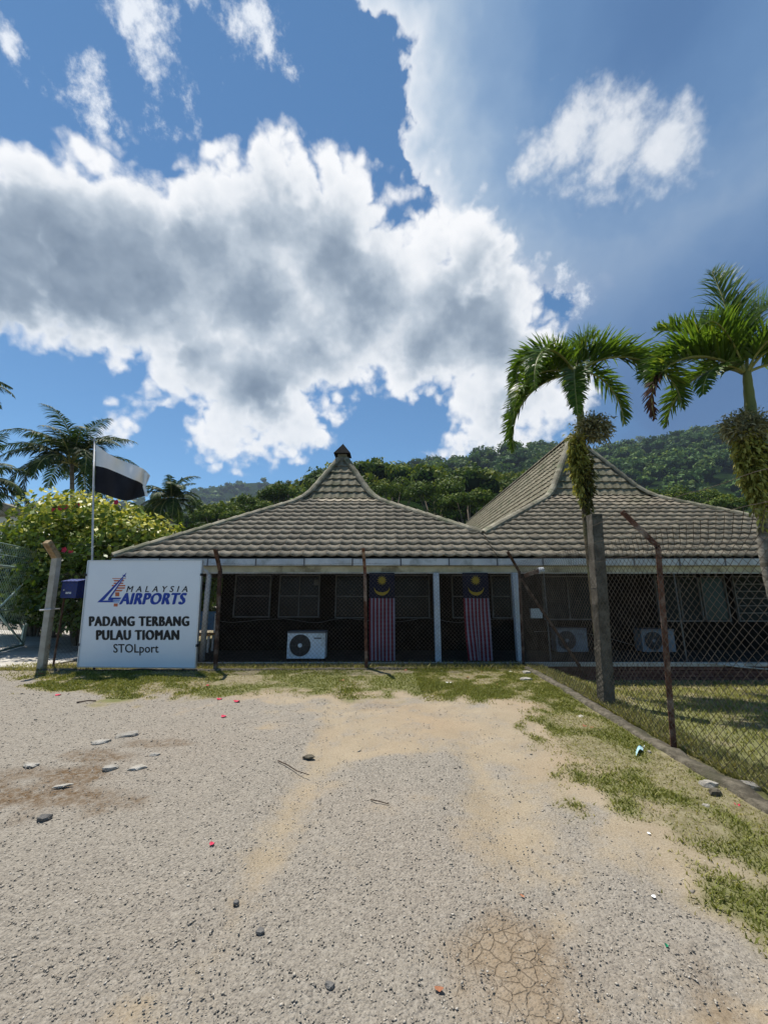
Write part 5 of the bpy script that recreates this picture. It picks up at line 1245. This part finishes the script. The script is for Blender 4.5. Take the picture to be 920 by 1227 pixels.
rock(631, 808, .085, .06, .055, 'grey stone at the foot of the corner fence post', seed=12)
rock(630, 816, .11, .07, .045, 'pale stone in front of the grey stone near the corner post', seed=13)
rock(696, 859, .055, .035, .02, 'white flake of stone in the grass along the kerb', seed=14, rot=.6)
rock(283, 1080, .016, .013, .012, 'rounded dark pebble alone on the tan gravel', 'stone_dark', 15)
rock(312, 1115, .02, .016, .014, 'speckled grey pebble on the sandy track', 'stone_dark', 16)
rock(395, 1182, .02, .015, .014, 'dark pebble beside a white chip on the gravel', 'stone_dark', 17)
rock(370, 905, .06, .035, .015, 'flat brown cake of mud on the sandy track', 'kerb', 18)
rock(900, 945, .09, .05, .04, 'rough rubble lump on the kerb under the side fence', 'stone', 19, -.5)
rock(778, 902, .022, .02, .025, 'small pale stone beside the discarded face mask', seed=20)
# discarded face mask
p = gp(766, 902); z = gzf(p.x, p.y); mk = thing('face_mask', 'crumpled pale blue face mask dropped in the grass by the kerb', 'face mask', (p.x, p.y, z))
mb = MB(); n = 9
def mpt(i, j):
    u_, v_ = i / n - .5, j / 6 - .5
    return (p.x + u_ * .115 + v_ * .05, p.y + v_ * .085 + u_ * .06, z + .030 + .014 * math.sin(j * 2.2) + .020 * math.cos(u_ * 5) + .03 * u_)
g = [[mpt(i, j) for i in range(n + 1)] for j in range(7)]; mb.v = [q for r_ in g for q in r_]
for j in range(6):
    for i in range(n): mb.f.append([j * (n + 1) + i, j * (n + 1) + i + 1, (j + 1) * (n + 1) + i + 1, (j + 1) * (n + 1) + i]); mb.m.append(0)
obj('cloth', mb.mesh('cloth'), M['mask'], mk, True)
s = MB(); c = Vector(mpt(9, 5)); s.tube([c + Vector((.03 * math.sin(t * .5), .012 * t * .3, .035 * math.sin(t * .55))) * (1 if t else 0) for t in range(0, 7)], .0022, 5); s.build('ear_loop', M['paper'], mk)
def scrap(name, px, py, sx, sy, mat, label, cat, seed, group=None, curl=.3):
    p = gp(px, py); z = gzf(p.x, p.y) + .006; r = random.Random(seed); rot = r.uniform(0, 6.28); mb = MB(); k = 7
    pts = []
    for i in range(k):
        a_ = 2 * math.pi * i / k; q = r.uniform(.7, 1.1); x, y = math.cos(a_) * sx * q, math.sin(a_) * sy * q
        pts.append((p.x + x * math.cos(rot) - y * math.sin(rot), p.y + x * math.sin(rot) + y * math.cos(rot), z + curl * sx * (abs(math.cos(a_)) ** 2) * r.uniform(.4, 1.2) + .002))
    n0 = len(mb.v); mb.v = [(p.x, p.y, z + .001)] + pts
    for i in range(k): mb.f.append([0, 1 + i, 1 + (i + 1) % k]); mb.m.append(0)
    o = obj(name, mb.mesh(name), M[mat]); return tag(o, label, cat, group)
PET = {4: 'red petal on the gravel in front of the white concrete post and board', 5: 'small red petal alone in the middle of the gravel', 6: 'red petal at the foot of the white concrete post'}
for i, (px, py, sc) in enumerate(((249, 822, 1), (263, 838, 1), (284, 842, 1.2), (268, 859, .9), (70, 834, 1), (254, 1012, .45), (50, 808, 1.2))):
    scrap('petal', px, py, .05 * sc, .04 * sc, 'petal', PET.get(i, 'fallen red petal where the front grass strip meets the gravel'), 'petal', 60 + i, None if i in PET else 'fallen red petals')
scrap('flower', 883, 964, .022, .02, 'petal', 'fallen red flower against the kerb', 'flower', 70, curl=.9); scrap('petal', 881, 979, .014, .012, 'petal', 'small red petal in the grass below the red flower', 'petal', 71)
scrap('paper_scrap', 783, 1077, .012, .012, 'paper', 'small white paper scrap on the sandy track edge', 'litter', 72); scrap('paper_scrap', 778, 1002, .014, .012, 'paper', 'white scrap in the green grass strip', 'litter', 73)
scrap('plastic_scrap', 799, 1136, .009, .011, 'greenbit', 'bright green plastic bit on the sand', 'litter', 74, curl=.9)
scrap('dry_leaf', 526, 1192, .022, .012, 'dryleaf', 'curled brown dry leaf beside the cracked mud', 'leaf', 75, curl=.5); scrap('dry_leaf', 626, 1077, .014, .01, 'dryleaf', 'crumpled dark leaf on the gravel above the cracked mud', 'leaf', 76)
for i, (px, py) in enumerate(((530, 806), (575, 806), (595, 821), (538, 819), (486, 804), (560, 812), (613, 806), (409, 816), (704, 873))):
    scrap('dry_leaf', px, py, .07, .04, 'dryleaf' if i % 3 else 'paper', 'withered leaf lying in the grass strip before the front fence' if i % 3 else 'pale scrap lying in the grass strip near the fence', 'leaf' if i % 3 else 'litter', 80 + i, 'withered leaves in the grass strip' if i % 3 else 'pale scraps in the grass strip')
def twig(pts, r_, label):
    s = MB(); q = [gp(*a) for a in pts]; q = [Vector((a.x, a.y, gzf(a.x, a.y) + .012 + .006 * (i % 2))) for i, a in enumerate(q)]; s.tube(q, [r_ * (1 - .5 * i / len(q)) for i in range(len(q))], 6); tag(s.build('twig', M['twig'], smooth=True), label, 'twig')
twig([(333, 911), (345, 916), (356, 922), (370, 930)], .006, 'thin dark twig lying across the sandy track'); twig([(444, 961), (452, 964), (466, 968)], .005, 'short twig in the middle of the track'); twig([(92, 842), (105, 841), (115, 840)], .012, 'dark stick on the gravel near the white board')
# ------------------------------------------------------------------ air
HAZE = 0.00015
if HAZE:
    s = MB(); s.box((-2700, -2700, -3), (2700, 2700, 480)); hz = s.build('haze', None)
    mh = bpy.data.materials.new('thin_air'); mh.use_nodes = True; q = NT(mh.node_tree); q.n.clear(); pv = q.new('ShaderNodeVolumePrincipled'); pv.inputs['Color'].default_value = (.62, .78, 1.0, 1); pv.inputs['Density'].default_value = HAZE; pv.inputs['Anisotropy'].default_value = 0.2
    o_ = q.new('ShaderNodeOutputMaterial'); q.l.new(pv.outputs[0], o_.inputs['Volume']); hz.data.materials.append(mh); tag(hz, 'thin bluish haze over the far wooded hills', 'haze', kind='stuff')
